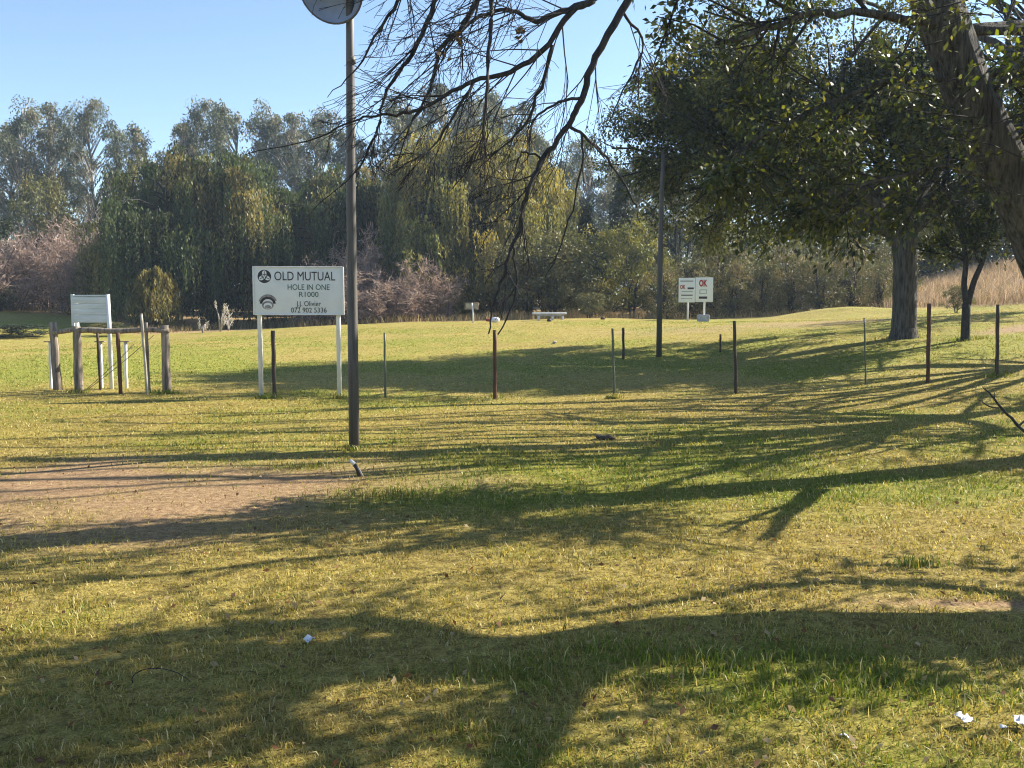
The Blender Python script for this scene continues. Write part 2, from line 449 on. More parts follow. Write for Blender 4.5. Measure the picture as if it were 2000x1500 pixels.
# ------------------------------------------------------------------ grass blades
def blades(rng, X, Y, hgt, wid, lean, col):
    n = len(X); Z = gz(X, Y)
    a = rng.uniform(0, 2 * math.pi, n); la = rng.uniform(0, 2 * math.pi, n)
    base = np.c_[X, Y, Z - 0.005]
    s = np.c_[np.cos(a), np.sin(a), np.zeros(n)] * (wid * 0.5)[:, None]
    l = np.c_[np.cos(la), np.sin(la), np.zeros(n)] * (hgt * lean)[:, None]
    up = np.c_[np.zeros(n), np.zeros(n), hgt]
    m = base + l * 0.3 + up * 0.6
    t = base + l + up * np.sqrt(np.clip(1 - 0.35 * lean ** 2, 0.2, 1))[:, None]
    V = np.stack([base - s, base + s, m + s * 0.75, m - s * 0.75, t], 1).reshape(-1, 3)
    k = np.arange(n)[:, None] * 5
    Q = k + np.array([[0, 1, 2, 3]]); T = k + np.array([[3, 2, 4]])
    return V, [Q, T], np.vstack([col, col])

def grass_colors(rng, X, Y, lush):
    n = len(X)
    pick = (lush + rng.normal(0, 0.28, n)) > 0.5
    g = np.array([0.140, 0.195, 0.022]); st = np.array([0.40, 0.32, 0.10])
    c = np.where(pick[:, None], g, st) * rng.uniform(0.65, 1.35, (n, 1))
    y = rng.uniform(0, 1, (n, 1)); c = c * (1 - 0.25 * y) + 0.25 * y * np.array([0.27, 0.25, 0.055])
    br = smooth(0.45, 0.7, fbm(X * 0.6 + 3, Y * 0.6, 77, 4))[:, None] * rng.uniform(0, 1, (n, 1)); c = c * (1 - 0.6 * br) + 0.6 * br * np.array([0.27, 0.17, 0.075])
    c = c * (1 - 0.06 * rough_mask(X, Y))[:, None]
    sp = rng.uniform(0, 1, n) < 0.05; c[sp] = np.array([0.62, 0.53, 0.26]) * rng.uniform(0.7, 1.1, (sp.sum(), 1))
    return c

rng = np.random.default_rng(5)
N = 450000
Yb = np.exp(rng.uniform(math.log(2.6), math.log(42), N))
Xb = rng.uniform(-1, 1, N) * (0.56 * Yb + 1.8)
lu = lush_mask(Xb, Yb); dm = dirt_mask(Xb, Yb)
clump = fbm(Xb * 5, Yb * 5, 61, 3)
keep = (rng.uniform(0, 1, N) > np.clip(dm * 1.15, 0, 0.97)) & (clump + rng.uniform(-0.25, 0.25, N) > 0.36)
Xb, Yb, lu, clump = Xb[keep], Yb[keep], lu[keep], clump[keep]
hg = (0.014 + 0.024 * clump + 0.014 * lu) * rng.uniform(0.5, 1.5, len(Xb)) * (1 - 0.35 * smooth(14, 30, Yb))
wd = (0.0026 + 0.0007 * Yb) * rng.uniform(0.6, 1.3, len(Xb))
V, F, C = blades(rng, Xb, Yb, hg, wd, rng.uniform(0.2, 1.4, len(Xb)), grass_colors(rng, Xb, Yb, lu))
o = link('lawn_grass', mesh_np('lawn_grass', V, F, M['grass'], C))
tag(o, 'short winter lawn grass, straw and green blades mixed', 'grass', None, 'stuff')

# taller tufts here and there
tx, ty = [], []
for px, py, n, r in [(1310, 1300, 220, 0.5), (1560, 1340, 300, 0.55), (1690, 1350, 180, 0.4), (1390, 1290, 200, 0.3), (760, 970, 250, 0.5), (1200, 1270, 150, .3), (1000, 1330, 150, .3), (600, 915, 120, 0.3), (1790, 1105, 120, .15),
                     (1948, 736, 120, 0.3), (1197, 779, 100, 0.12), (325, 769, 120, 0.25), (152, 768, 80, 0.2), (514, 779, 60, .15), (665, 779, 60, .15), (1885, 664, 160, 0.4), (1765, 660, 160, .5), (692, 880, 60, .15), (967, 778, 40, .1), (534, 777, 40, .1)]:
    g = ground(px, py); tx.append(g[0] + rng.normal(0, r * 0.6, n)); ty.append(g[1] + rng.normal(0, r * 0.3, n))
tx = np.concatenate(tx); ty = np.concatenate(ty)
V, F, C = blades(rng, tx, ty, rng.uniform(0.03, 0.085, len(tx)) * (1 + .4 * smooth(8, 16, ty)), 0.004 + 0.0007 * ty, rng.uniform(0.1, 0.8, len(tx)), grass_colors(rng, tx, ty, np.full(len(tx), 0.85)))
o = link('grass_tufts', mesh_np('grass_tufts', V, F, M['grass'], C))
tag(o, 'longer green grass tufts left uncut around posts and hollows', 'grass', None, 'stuff')

# tall dry veld grass on the bank and along the field's far edge
def dry_patch(n, xr, yr, h, cond=None, seed=1, lean=(0.1, 1.0), cols=((0.40, 0.27, 0.16), (0.30, 0.185, 0.115), (0.46, 0.34, 0.20)), wid=0.03):
    r = np.random.default_rng(seed)
    X = r.uniform(*xr, n); Y = r.uniform(*yr, n)
    k = np.ones(n, bool) if cond is None else cond(X, Y)
    X, Y = X[k], Y[k]
    hh = h * r.uniform(0.45, 1.25, len(X)) * (0.55 + 0.9 * fbm(X * 0.35, Y * 0.35, seed + 70))
    cc = np.array(cols)[r.integers(0, len(cols), len(X))] * r.uniform(0.7, 1.25, (len(X), 1))
    cc = cc * (0.8 + 0.4 * fbm(X * 0.2, Y * 0.2, seed + 90)[:, None])
    return blades(r, X, Y, hh, np.full(len(X), wid) * r.uniform(0.6, 1.4, len(X)), r.uniform(*lean, len(X)), cc)
V, F, C = dry_patch(55000, (13, 42), (40, 66), 0.62, lambda x, y: (x > 15.5 + 5 * fbm(x * .2, y * .2, 5)) & (y > field_edge(x) + 0.3 + 2.5 * (fbm(x * 0.4, y * 0.4, 8) - 0.5)), 3, cols=((0.46, 0.345, 0.24), (0.30, 0.215, 0.15), (0.56, 0.45, 0.32), (0.24, 0.20, 0.10)), wid=0.022, lean=(0.1, 1.1))
o = link('dry_grass', mesh_np('dry_grass', V, F, M['dry'], C))
tag(o, 'tall pinkish brown dry grass covering the bank', 'dry grass', None, 'stuff')
V, F, C = dry_patch(34000, (-40, 14), (42, 62), 0.42, lambda x, y: (y > field_edge(x)) & (fbm(x * 0.3, y * 0.3, 12) > 0.40), 4, cols=((0.32, 0.23, 0.12), (0.22, 0.18, 0.08), (0.42, 0.33, 0.18)), wid=0.02)
o = link('veld_grass', mesh_np('veld_grass', V, F, M['dry'], C))
tag(o, 'knee high rough grass along the field edge under the willows', 'dry grass', None, 'stuff')

# ------------------------------------------------------------------ trees: growth
UP = np.array([0, 0, 1.0])

def perp(rng, d):
    v = rng.normal(0, 1, 3); v = v - d * (v @ d)
    return v / (np.linalg.norm(v) + 1e-9)

class Tree:
    def __init__(s, seed):
        s.rng = np.random.default_rng(seed)
        s.wood, s.thin, s.leaf = Acc(), Acc(), Acc()
        s.tw = []                                     # terminal twigs
    def path(s, pts, r0, r1, k=8, sub=4, wob=0.0):
        """smooth tube through given points"""
        pts = np.asarray(pts, float); m = len(pts)
        t = np.arange(m); tt = np.linspace(0, m - 1, (m - 1) * sub + 1)
        q = np.c_[tuple(catmull(t, pts[:, i], tt) for i in range(3))]
        if wob: q[1:] += s.rng.normal(0, wob, (len(q) - 1, 3))
        r = np.linspace(0, 1, len(q)); r = r0 + (r1 - r0) * r
        if k >= 12:
            k = 44; m2 = len(q); qi = np.linspace(0, m2 - 1, m2 * 4)
            Q = np.c_[tuple(np.interp(qi, np.arange(m2), q[:, i]) for i in range(3))]; R_ = np.interp(qi, np.arange(m2), r)
            n0 = s.wood.n; s.wood.tube(Q, R_, k)
            V = s.wood.V[-1]; body = V[:len(Q) * k].reshape(len(Q), k, 3)
            L_ = np.r_[0, np.cumsum(np.linalg.norm(np.diff(Q, axis=0), axis=1))]
            ang = np.arange(k)[None] / k * 16 + np.zeros((len(Q), 1)); LL = L_[:, None] + np.zeros((1, k))
            rid = fbm(ang + 0.6 * vnoise(LL * 2, ang * .3, 5), LL * 1.6, 17, 3); rid[:, -2:] = rid[:, :1] * .5 + rid[:, -2:] * .5
            V[:len(Q) * k] = (Q[:, None] + (body - Q[:, None]) * (0.90 + 0.22 * rid)[..., None]).reshape(-1, 3)
        else:
            (s.wood if r0 > 0.02 else s.thin).tube(q, r, k)
        return q, r
    def grow(s, p, d, L, r, lvl, prm):
        rng = s.rng; n = max(2, min(9, int(L / prm['seg'][lvl])))
        if lvl >= 1 and p[2] < prm.get('zlow', -9): return
        d = nrm(d); pts = [np.array(p, float)]
        ds = []
        for i in range(n):
            d = nrm(d + rng.normal(0, prm['wob'][lvl], 3) + np.array(prm['trop'][lvl]))
            pts.append(pts[-1] + d * L / n); ds.append(d)
        pts = np.array(pts); rr = np.linspace(r, max(r * prm['taper'], prm['rmin']), n + 1)
        (s.wood if lvl < prm['thin'] else s.thin).tube(pts, rr, prm['k'][lvl], cap=lvl < prm['thin'])
        last = lvl == len(prm['seg']) - 1
        if last:
            s.tw.append(pts); return
        s.children(pts, rr, L, lvl, prm)
        if prm.get('tipleaf'): s.tw.append(pts[-2:])
    def children(s, pts, rr, L, lvl, prm, bias=None, num=None):
        rng = s.rng; m = len(pts) - 1
        num = num or prm['num'][lvl]
        for t in np.sort(rng.uniform(prm['t0'][lvl], 1.0, num)):
            f = t * m; i = min(int(f), m - 1); q = pts[i] + (pts[i + 1] - pts[i]) * (f - i)
            d = nrm(pts[i + 1] - pts[i]); a = rng.normal(prm['ang'][lvl], 0.22)
            side = perp(rng, d)
            if bias is not None: side = nrm(side + np.asarray(bias)); side = nrm(side - d * (side @ d))
            nd = d * math.cos(a) + side * math.sin(a)
            l2 = L * prm['ratio'][lvl] * rng.uniform(0.55, 1.25) * (1.15 - prm.get('fall', 0.55) * t)
            s.grow(q, nd, l2, min(max(rr[i] * prm['rr'][lvl], prm['rmin']), prm.get('rcap', 9)), lvl + 1, prm)
    def dress(s, per, size, spread, cols, droop=0.2, keep=1.0, aspect=0.55, cluster=None):
        """leaves along the terminal twigs"""
        rng = s.rng
        tw = s.tw
        if not tw: return
        C, A, K = [], [], []
        cols = np.array(cols)
        for pts in tw:
            if keep < 1 and rng.uniform() > keep: continue
            t = rng.uniform(0.15, 1.0, per) * (len(pts) - 1); i = np.minimum(t.astype(int), len(pts) - 2)
            q = pts[i] + (pts[i + 1] - pts[i]) * (t - i)[:, None]
            d = nrm(pts[-1] - pts[0])
            off = rng.normal(0, spread, (per, 3))
            C.append(q + off); A.append(off / spread * 0.5 + d * 0.6 + np.array([0, 0, -droop]) + rng.normal(0, 0.35, (per, 3)))
            K.append(cols[rng.integers(0, len(cols))][None] * rng.uniform(0.65, 1.35, (per, 1)))
        C, A, K = np.vstack(C), np.vstack(A), np.vstack(K)
        n = len(C)
        s.leaf.leaves(C, A, rng.normal(0, 0.6, (n, 3)) + UP, size * rng.uniform(0.6, 1.3, n), size * aspect * rng.uniform(0.7, 1.2, n), K)
    def finish(s, root, bark, twigmat=None, leafmat=None, base=None):
        b = np.zeros(3) if base is None else np.asarray(base, float)
        for acc in (s.wood, s.thin, s.leaf):
            acc.V = [v - b for v in acc.V]
        part('trunk', s.wood, bark, root, True)
        if s.thin.V: part('branches', s.thin, twigmat or bark, root, True)
        if s.leaf.V: part('crown', s.leaf, leafmat or M['leaf'], root, False, True)

def catmull(t, y, tt):
    y = np.asarray(y, float); m = len(y)
    d = np.gradient(y) if m > 2 else np.full(m, y[1] - y[0])
    i = np.minimum(tt.astype(int), m - 2); u = tt - i
    h00 = 2 * u ** 3 - 3 * u ** 2 + 1; h10 = u ** 3 - 2 * u ** 2 + u; h01 = -2 * u ** 3 + 3 * u ** 2; h11 = u ** 3 - u ** 2
    return h00 * y[i] + h10 * d[i] + h01 * y[i + 1] + h11 * d[i + 1]

OAK = dict(seg=[0.6, 0.5, 0.35, 0.25], wob=[0.10, 0.14, 0.18, 0.22], trop=[(0, 0, .04), (0, 0, .0), (0, 0, -.03), (0, 0, -.05)], taper=0.45, rmin=0.004,
           k=[7, 5, 4, 3], num=[7, 6, 6], t0=[0.25, 0.2, 0.15], ang=[0.8, 0.75, 0.7], ratio=[0.62, 0.55, 0.5], rr=[0.55, 0.5, 0.5], thin=1)
DARK = [(0.028, 0.042, 0.016), (0.040, 0.055, 0.018), (0.055, 0.065, 0.02), (0.03, 0.04, 0.022), (0.085, 0.085, 0.022), (0.02, 0.03, 0.015)]

OAKL = [(0.045, 0.065, 0.022), (0.065, 0.085, 0.026), (0.095, 0.105, 0.028), (0.05, 0.06, 0.03), (0.16, 0.155, 0.04), (0.035, 0.048, 0.025), (0.11, 0.125, 0.06)]
# --- the leafy tree whose trunk stands beyond the posts
def shade_tree():
    T = Tree(11)
    b = P(1765, 657, 24); b[2] = g1(b[0], b[1])
    root = thing('shade_tree', 'broad dark leafed shade tree with a thick straight trunk behind the post line', 'tree', b)
    z = np.array([0, 0, 1.0])
    q, r = T.path([b - z * 0.2, b + z * 0.25, b + z * 1.1, b + np.array([-0.05, 0, 2.2]), b + np.array([-0.1, 0.05, 3.0])], 0.31, 0.25, 12, 4)
    T.wood.tube([b - z * 0.15, b + z * 0.12, b + z * 0.35], [0.40, 0.33, 0.27], 12, False)
    top = q[-1]
    limbs = [(-0.85, -0.3, 0.6, 4.6), (-0.95, 0.3, 0.35, 5.4), (-0.5, 0.75, 0.7, 4.8), (0.75, -0.35, 0.6, 4.6), (0.9, 0.4, 0.5, 4.8), (0.1, -0.7, 0.9, 3.0), (0.1, 0.3, 1.2, 3.8), (-0.35, -0.3, 1.1, 3.8), (-0.9, -0.1, 0.85, 5.0), (-0.8, 0.5, 0.9, 5.0), (-1.0, -0.3, 0.62, 5.8), (-1.0, 0.25, 0.66, 5.8), (-1.0, -0.15, 0.5, 5.8), (-1.0, 0.4, 0.46, 5.2), (0.5, 0.1, 1.1, 3.8), (-0.9, -0.2, 0.34, 5.2), (0.8, -0.3, 0.34, 3.6), (-0.9, -0.4, 0.42, 4.2), (-0.7, 0.6, 0.3, 5.2), (-1.0, 0.0, 0.55, 5.6), (0.9, 0.1, 0.25, 4.6), (0.3, 0.9, 0.4, 4.6)]
    for k, (x, y, zz, L) in enumerate(limbs):
        st = top + np.array([0, 0, -0.75 * (k % 4) / 4])
        T.grow(st, (x, y + 0.28, zz), L * 1.05, 0.15, 0, dict(OAK, trop=[(0, 0, .05 if zz > .4 else .035), (0, 0, .02), (0, 0, -.01), (0, 0, -.03)], zlow=b[2] + 1.95))
    T.dress(34, 0.105, 0.15, OAKL, 0.25)
    T.finish(root, M['bark'], M['bark_dark'], M['leaf'], b)
shade_tree()

# --- small forked tree beside it
def forked_tree():
    T = Tree(12)
    b = P(1885, 663, 22.5); b[2] = g1(b[0], b[1])
    root = thing('forked_tree', 'slim forked young tree beside the thick trunked shade tree', 'tree', b)
    A = lambda x, y, z: b + np.array([x, y, z])
    q, r = T.path([A(0, 0, -.15), A(0, 0, 0.4), A(0.0, 0, 0.85)], 0.11, 0.09, 9)
    for pts in ([A(0.0, 0, 0.8), A(-0.07, 0, 1.3), A(-0.05, 0.02, 1.9), A(-0.25, 0.1, 2.9)], [A(0.02, 0, 0.8), A(0.14, -.03, 1.35), A(0.33, -.05, 1.9), A(0.45, -.1, 2.8)]):
        q, r = T.path(pts, 0.075, 0.05, 8)
        T.children(q, r, 2.6, 0, dict(OAK, t0=[0.55, .2, .15], num=[8, 6, 5]), None)
        T.grow(q[-1], q[-1] - q[-2], 2.2, 0.045, 0, OAK)
    T.dress(8, 0.12, 0.09, DARK + [(0.10, 0.12, 0.02)], 0.2)
    T.finish(root, M['bark_dark'], M['bark_dark'], M['leaf'], b)
forked_tree()

# --- big leaning tree at the right, trunk crossing the corner of the view
def leaning_tree():
    T = Tree(13)
    b = np.array([6.25, 10.2, 0.0]); b[2] = g1(b[0], b[1])
    root = thing('leaning_tree', 'big leaning tree with rough fissured bark and dark overhanging crown', 'tree', b)
    pt = lambda px, py, Y: P(px, py, Y)
    trunk = [b - UP * 0.2, b + np.array([-0.25, -.02, 0.6]), pt(2110, 690, 10.1), pt(2030, 460, 10.05), pt(1918, 245, 10.0), pt(1838, 30, 9.95), pt(1765, -190, 9.9), pt(1715, -420, 9.9)]
    q, r = T.path(trunk, 0.31, 0.19, 14, 6)
    prm = dict(OAK, num=[6, 6, 5], rmin=0.0035, trop=[(-.02, 0, .0), (0, 0, -.01), (0, 0, -.02), (0, 0, -.03)], zlow=2.15)
    for pts, r0, seen in [([pt(1835, 60, 9.95), pt(1700, 25, 9.6), pt(1560, 35, 9.3), pt(1400, 90, 9.1)], 0.05, True),
                    ([pt(1870, 150, 10.0), pt(1720, 160, 9.7), pt(1560, 230, 9.5), pt(1420, 310, 9.4)], 0.03, True),
                    ([pt(1985, 370, 10.0), pt(1850, 330, 9.7), pt(1720, 350, 9.5), pt(1590, 410, 9.4)], 0.026, True),
                    ([pt(1900, 210, 10.0), pt(1980, 150, 9.7), pt(2060, 120, 9.4), pt(2130, 60, 9.2)], 0.03, True),
                    ([pt(1790, -60, 9.9), pt(1640, -120, 9.6), pt(1480, -110, 9.4), pt(1330, -20, 9.2)], 0.06, True),
                    ([pt(1760, -150, 9.9), pt(1850, -300, 10.6), pt(1900, -450, 11.2)], 0.10, False),
                    ([pt(1700, -400, 9.9), pt(1560, -560, 9.6), pt(1400, -680, 9.3)], 0.12, False),
                    ([pt(1700, -420, 9.9), pt(1720, -700, 10.2), pt(1760, -950, 10.5)], 0.13, False),
                    ([pt(1880, 150, 10.0), lift(1000, 1035, 4.2), lift(400, 1115, 5.2), lift(0, 1140, 6.0), lift(-300, 1160, 6.6)], 0.05, False),
                    ([pt(1850, 60, 10.0), lift(1000, 1005, 4.6), lift(480, 1055, 5.4), lift(0, 1100, 6.4)], 0.055, False),
                    ([pt(1850, 60, 10.0), lift(900, 985, 4.8), lift(600, 992, 5.4), lift(380, 1016, 6.0), lift(0, 1035, 7.0)], 0.05, False),
                    ([lift(1600, 955, 2.2), lift(1545, 1000, 2.6), lift(1500, 1055, 3.2)], 0.09, False),
                    ([lift(1230, 1000, 3.0), lift(1180, 1030, 3.4), lift(1150, 1062, 3.8)], 0.06, False)]:
        qq, rr = T.path(pts, r0, r0 * 0.4, 7, 4, 0.02)
        T.children(qq, rr, 1.75, 0, prm if r0 not in (0.05, 0.055, 0.09, 0.12, 0.13) else dict(prm, num=[4, 3, 2]), None, 10 if r0 != 0.09 else 3)
        if seen: T.dress(11, 0.075, 0.09, OAKL, 0.25, 0.7)
        T.tw = []
    for px, py in [(1800, 110), (1850, 30), (1870, 260), (1930, 130), (1960, 250), (1900, 330), (1985, 420), (1840, 180), (1960, 340), (1790, 220), (1995, 200), (1900, 60)]:
        T.grow(pt(px + 40, py - 30, 9.35), (-.6, -.1, -.3 + .5 * T.rng.uniform()), .75, .008, 2, dict(prm, zlow=-9))
    T.dress(12, 0.075, 0.07, OAKL, .25); T.tw = []
    for px, py, n in [(2090, 60, 150), (2130, 180, 130), (2170, 300, 110), (2060, -80, 130)]:  # out-of-view leaf clumps added to shade the trunk's right edge
        c = pt(px, py, 10.6) + T.rng.normal(0, 0.24, (n, 3)); T.leaf.leaves(c, T.rng.normal(0, 1, (n, 3)), T.rng.normal(0, 1, (n, 3)), .09, .055, np.array([[.06, .075, .022]]) * T.rng.uniform(.6, 1.5, (n, 1)))
    # a few larger leaves near the corner, backlight painted as brighter yellow green
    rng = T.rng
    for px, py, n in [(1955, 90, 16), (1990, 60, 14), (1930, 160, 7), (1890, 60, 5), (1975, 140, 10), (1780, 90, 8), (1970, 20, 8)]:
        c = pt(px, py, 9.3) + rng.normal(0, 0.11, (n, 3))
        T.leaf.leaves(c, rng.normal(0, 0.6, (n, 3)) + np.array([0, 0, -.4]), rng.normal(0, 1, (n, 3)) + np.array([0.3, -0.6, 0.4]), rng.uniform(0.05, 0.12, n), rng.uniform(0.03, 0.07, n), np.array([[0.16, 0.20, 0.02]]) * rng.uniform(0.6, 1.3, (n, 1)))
    T.finish(root, M['bark'], M['bark_dark'], M['leaf'], b)
leaning_tree()

# --- bare tree whose limbs hang into the top of the view and shade the foreground
BARE = dict(seg=[0.25, 0.2, 0.16, 0.14], wob=[0.12, 0.14, 0.16, 0.17], trop=[(-.05, 0, -.06), (-.05, 0, -.06), (-.03, 0, -.05), (0, 0, -.02)], taper=0.35, rmin=0.0021,
            k=[6, 5, 4, 3], num=[6, 4, 3], t0=[0.1, 0.12, 0.15], ang=[0.5, 0.5, 0.55], ratio=[0.95, 0.8, 0.7], rr=[0.42, 0.5, 0.6], thin=0)
def bare_tree():
    T = Tree(14)
    b = np.array([4.4, 5.2, 0.0]); b[2] = g1(b[0], b[1])
    root = thing('bare_tree', 'nearly leafless tree whose dark drooping branches hang across the sky', 'tree', b)
    trunk = [b - UP * 0.2, b + np.array([0.02, 0.1, 0.5])] + [lift(2000, 1240, 1.5), lift(1650, 1240, 2.3), lift(1300, 1245, 3.1), lift(1000, 1285, 3.9), lift(700, 1285, 4.6), lift(420, 1318, 5.1), lift(200, 1388, 5.6), lift(0, 1462, 6.1), lift(-250, 1550, 6.8)]
    q, r = T.path(trunk, 0.33, 0.17, 12, 4)
    fork = trunk[4]
    T.path([fork, lift(1100, 1330, 3.6), lift(1040, 1420, 3.95), lift(990, 1510, 4.3), lift(900, 1650, 5.2)], 0.14, 0.06, 8, 4)
    T.path([trunk[5], lift(700, 1215, 4.9), lift(300, 1245, 5.6), lift(0, 1290, 6.1), lift(-300, 1320, 6.6)], 0.09, 0.04, 7, 4)
    T.path([trunk[2], lift(1960, 1160, 2.5), lift(1620, 1138, 3.4), lift(1400, 1162, 3.9), lift(1150, 1200, 4.4), lift(950, 1225, 4.8)], 0.06, 0.03, 7, 4)
    T.path([trunk[6], lift(520, 1400, 5.0), lift(650, 1470, 5.0), lift(700, 1560, 5.4)], 0.07, 0.03, 7, 4)
    # unseen leafy twigs added on these limbs to deepen the shade below
    for a in [lift(200, 1420, 5.2), lift(60, 1380, 5.6), lift(420, 1370, 4.9), lift(100, 1480, 5.4), lift(300, 1250, 5.6), lift(1500, 1300, 3.4), lift(1750, 1320, 3.2), lift(150, 1330, 5.6), lift(350, 1430, 5.0), lift(250, 1330, 5.3), lift(500, 1330, 4.8), lift(30, 1450, 5.8)]:
        T.grow(a, (-.3, .1, .4), 1.1, 0.03, 1, dict(BARE, rmin=.006))
    T.dress(10, 0.10, 0.09, DARK, 0.2)
    T.tw = []
    rr_ = T.rng  # leaf clumps added out of view to thicken the shade on the near lawn
    for px, py, h, n, sp in [(120, 1300, 5.8, 160, .22), (330, 1270, 5.5, 150, .2), (480, 1262, 5.2, 130, .18), (60, 1385, 5.9, 160, .18), (330, 1380, 5.4, 150, .18), (120, 1475, 5.9, 200, .22), (300, 1460, 5.6, 130, .2), (480, 1200, 5.6, 70, .25), (760, 1180, 5.2, 70, .25), (520, 1440, 5.0, 70, .22),
                            (1600, 1300, 3.0, 110, .22), (1850, 1305, 2.8, 150, .22), (1350, 1305, 3.6, 80, .2), (1900, 1130, 3.6, 110, .28), (1650, 1125, 3.8, 110, .25), (1250, 1180, 4.3, 60, .25), (850, 1430, 4.5, 60, .22), (1350, 1470, 3.8, 60, .2), (1000, 1130, 5.0, 60, .3), (300, 1120, 6.2, 50, .3)]:
        n = int(n * 1.7); c = lift(px, py, h) + rr_.normal(0, sp, (n, 3))
        T.leaf.leaves(c, rr_.normal(0, 1, (n, 3)), rr_.normal(0, 1, (n, 3)), rr_.uniform(.07, .13, n), rr_.uniform(.04, .07, n), np.array([[.05, .065, .02]]) * rr_.uniform(.6, 1.4, (n, 1)))
        st = trunk[4 + (px < 900) + (px < 400) + (px < 200)]
        T.path([st, (st + lift(px, py, h)) / 2 + UP * .1, lift(px, py, h)], 0.022, 0.006, 5, 4, 0.02)
    # limb arching over to the hanging branches
    D = lambda px, py, Y=7.5: P(px, py, Y)
    arch, ra = T.path([trunk[5], np.array([4.2, 7.1, 5.6]), np.array([3.0, 7.3, 5.9]), np.array([1.9, 7.4, 5.3]), D(1275, -120)], 0.12, 0.06, 8, 5)
    hang = dict(BARE, fall=0.85, rcap=0.0062, num=[6, 4, 3])
    def lim(pts, r0, r1, n, L, lvl=1, bias=(-0.5, 0, -0.35)):
        qq, rr = T.path(pts, r0, r1, 6, 5, 0.006)
        T.children(qq[:max(3, int(len(qq) * 0.88))], rr, L, lvl - 1, hang, bias, n)
        return qq
    lim([D(1275, -120), D(1225, 0), D(1165, 110), D(1135, 195), D(1110, 245), D(1062, 308), D(1032, 372, 7.4), D(1012, 450, 7.4), D(985, 530, 7.3), D(965, 590, 7.3), D(955, 652, 7.3)], 0.036, 0.006, 12, 0.9, 1, (-.3, .2, -.3))
    lim([D(1110, 245), D(1150, 272, 7.5), D(1195, 322, 7.5), D(1238, 392, 7.5), D(1250, 432, 7.5)], 0.014, 0.004, 5, 0.4, 2, (.2, 0, -.4))
    lim([D(1136, 262, 7.5), D(1137, 330), D(1112, 430), D(1082, 512), D(1058, 560)], 0.011, 0.003, 4, 0.4, 2)
    lim([D(1062, 308), D(1020, 300), D(1005, 340), D(990, 420)], 0.010, 0.003, 3, 0.35, 2)
    lim([D(1020, 430, 7.4), D(1028, 490, 7.4), D(1042, 545, 7.4)], 0.010, 0.003, 3, 0.3, 2)
    lim([D(1002, 480, 7.3), D(1010, 540, 7.3), D(1000, 600, 7.3), D(972, 650, 7.3)], 0.010, 0.006, 3, 0.3, 2)
    lim([D(1140, 190), D(1080, 205), D(1040, 240), D(1030, 300), D(1005, 350)], 0.013, 0.003, 6, 0.45, 2)
    lim([arch[-4], D(1190, -30), D(1115, 25), D(1060, 100), D(995, 140), D(925, 160), D(860, 192), D(800, 218), D(735, 226), D(690, 236), D(600, 276), D(480, 300)], 0.029, 0.003, 20, 1.0, 1)
    lim([D(1160, 0), D(1100, 22), D(1045, 42), D(1000, 20), D(940, 30), D(890, 75), D(850, 140)], 0.028, 0.004, 12, 0.8, 1)
    lim([arch[-8], D(1000, -140, 7.9), D(880, -50, 8.0), D(836, 40, 8.0), D(802, 108, 8.0), D(768, 160, 8.0), D(745, 205, 8.0), D(735, 262, 8.0), D(690, 340, 8.0), D(610, 410, 8.0)], 0.029, 0.003, 18, 1.0, 1)
    lim([arch[-6], D(1060, -100, 7.2), D(970, -30, 7.2), D(958, 60, 7.2), D(952, 150, 7.2), D(946, 240, 7.2), D(930, 300, 7.2), D(885, 370, 7.2)], 0.026, 0.003, 14, 0.9, 1)
    lim([D(1000, -140, 7.9), D(940, -20, 7.8), D(905, 50, 7.8), D(860, 95, 7.8), D(845, 160, 7.8), D(800, 250, 7.8), D(770, 330, 7.8)], 0.030, 0.003, 14, 0.9, 1)
    lim([D(1080, 88), D(1050, 190, 7.6), D(1020, 250, 7.6), D(960, 300, 7.6), D(880, 330, 7.6)], 0.016, 0.003, 8, 0.6, 1)
    lim([D(925, 160), D(880, 240, 7.6), D(830, 300, 7.6), D(760, 340, 7.6)], 0.013, 0.003, 8, 0.6, 1)
    lim([D(1215, 20), D(1255, 90, 7.6), D(1215, 180, 7.6), D(1180, 260, 7.7)], 0.012, 0.003, 7, 0.55, 1, (.3, 0, -.3))
    lim([arch[-10], D(860, -140, 8.3), D(790, -20, 8.4), D(740, 60, 8.4), D(700, 130, 8.4), D(640, 190, 8.4)], 0.026, 0.003, 12, 0.9, 1)
    # two or three curled dead leaves
    for px, py in [(1020, 62), (865, 108), (898, 75), (1015, 68)]:
        c = D(px, py, 7.4) + T.rng.normal(0, 0.03, (6, 3))
        T.leaf.leaves(c, T.rng.normal(0, 1, (6, 3)), T.rng.normal(0, 1, (6, 3)), 0.06, 0.04, np.array([[0.12, 0.08, 0.05]]) * np.ones((6, 1)))
    # upper crown
    for x, y, z, L in [(.3, .2, 1, 2.6), (.7, -.3, .8, 2.4)]:
        T.grow(trunk[-1], (x, y, z), L, 0.08, 0, dict(BARE, num=[5, 4, 3], rmin=0.005, trop=[(0, 0, .02)] * 4))
    T.finish(root, M['bark_dark'], M['bark_dark'], M['leaf'], b)
bare_tree()

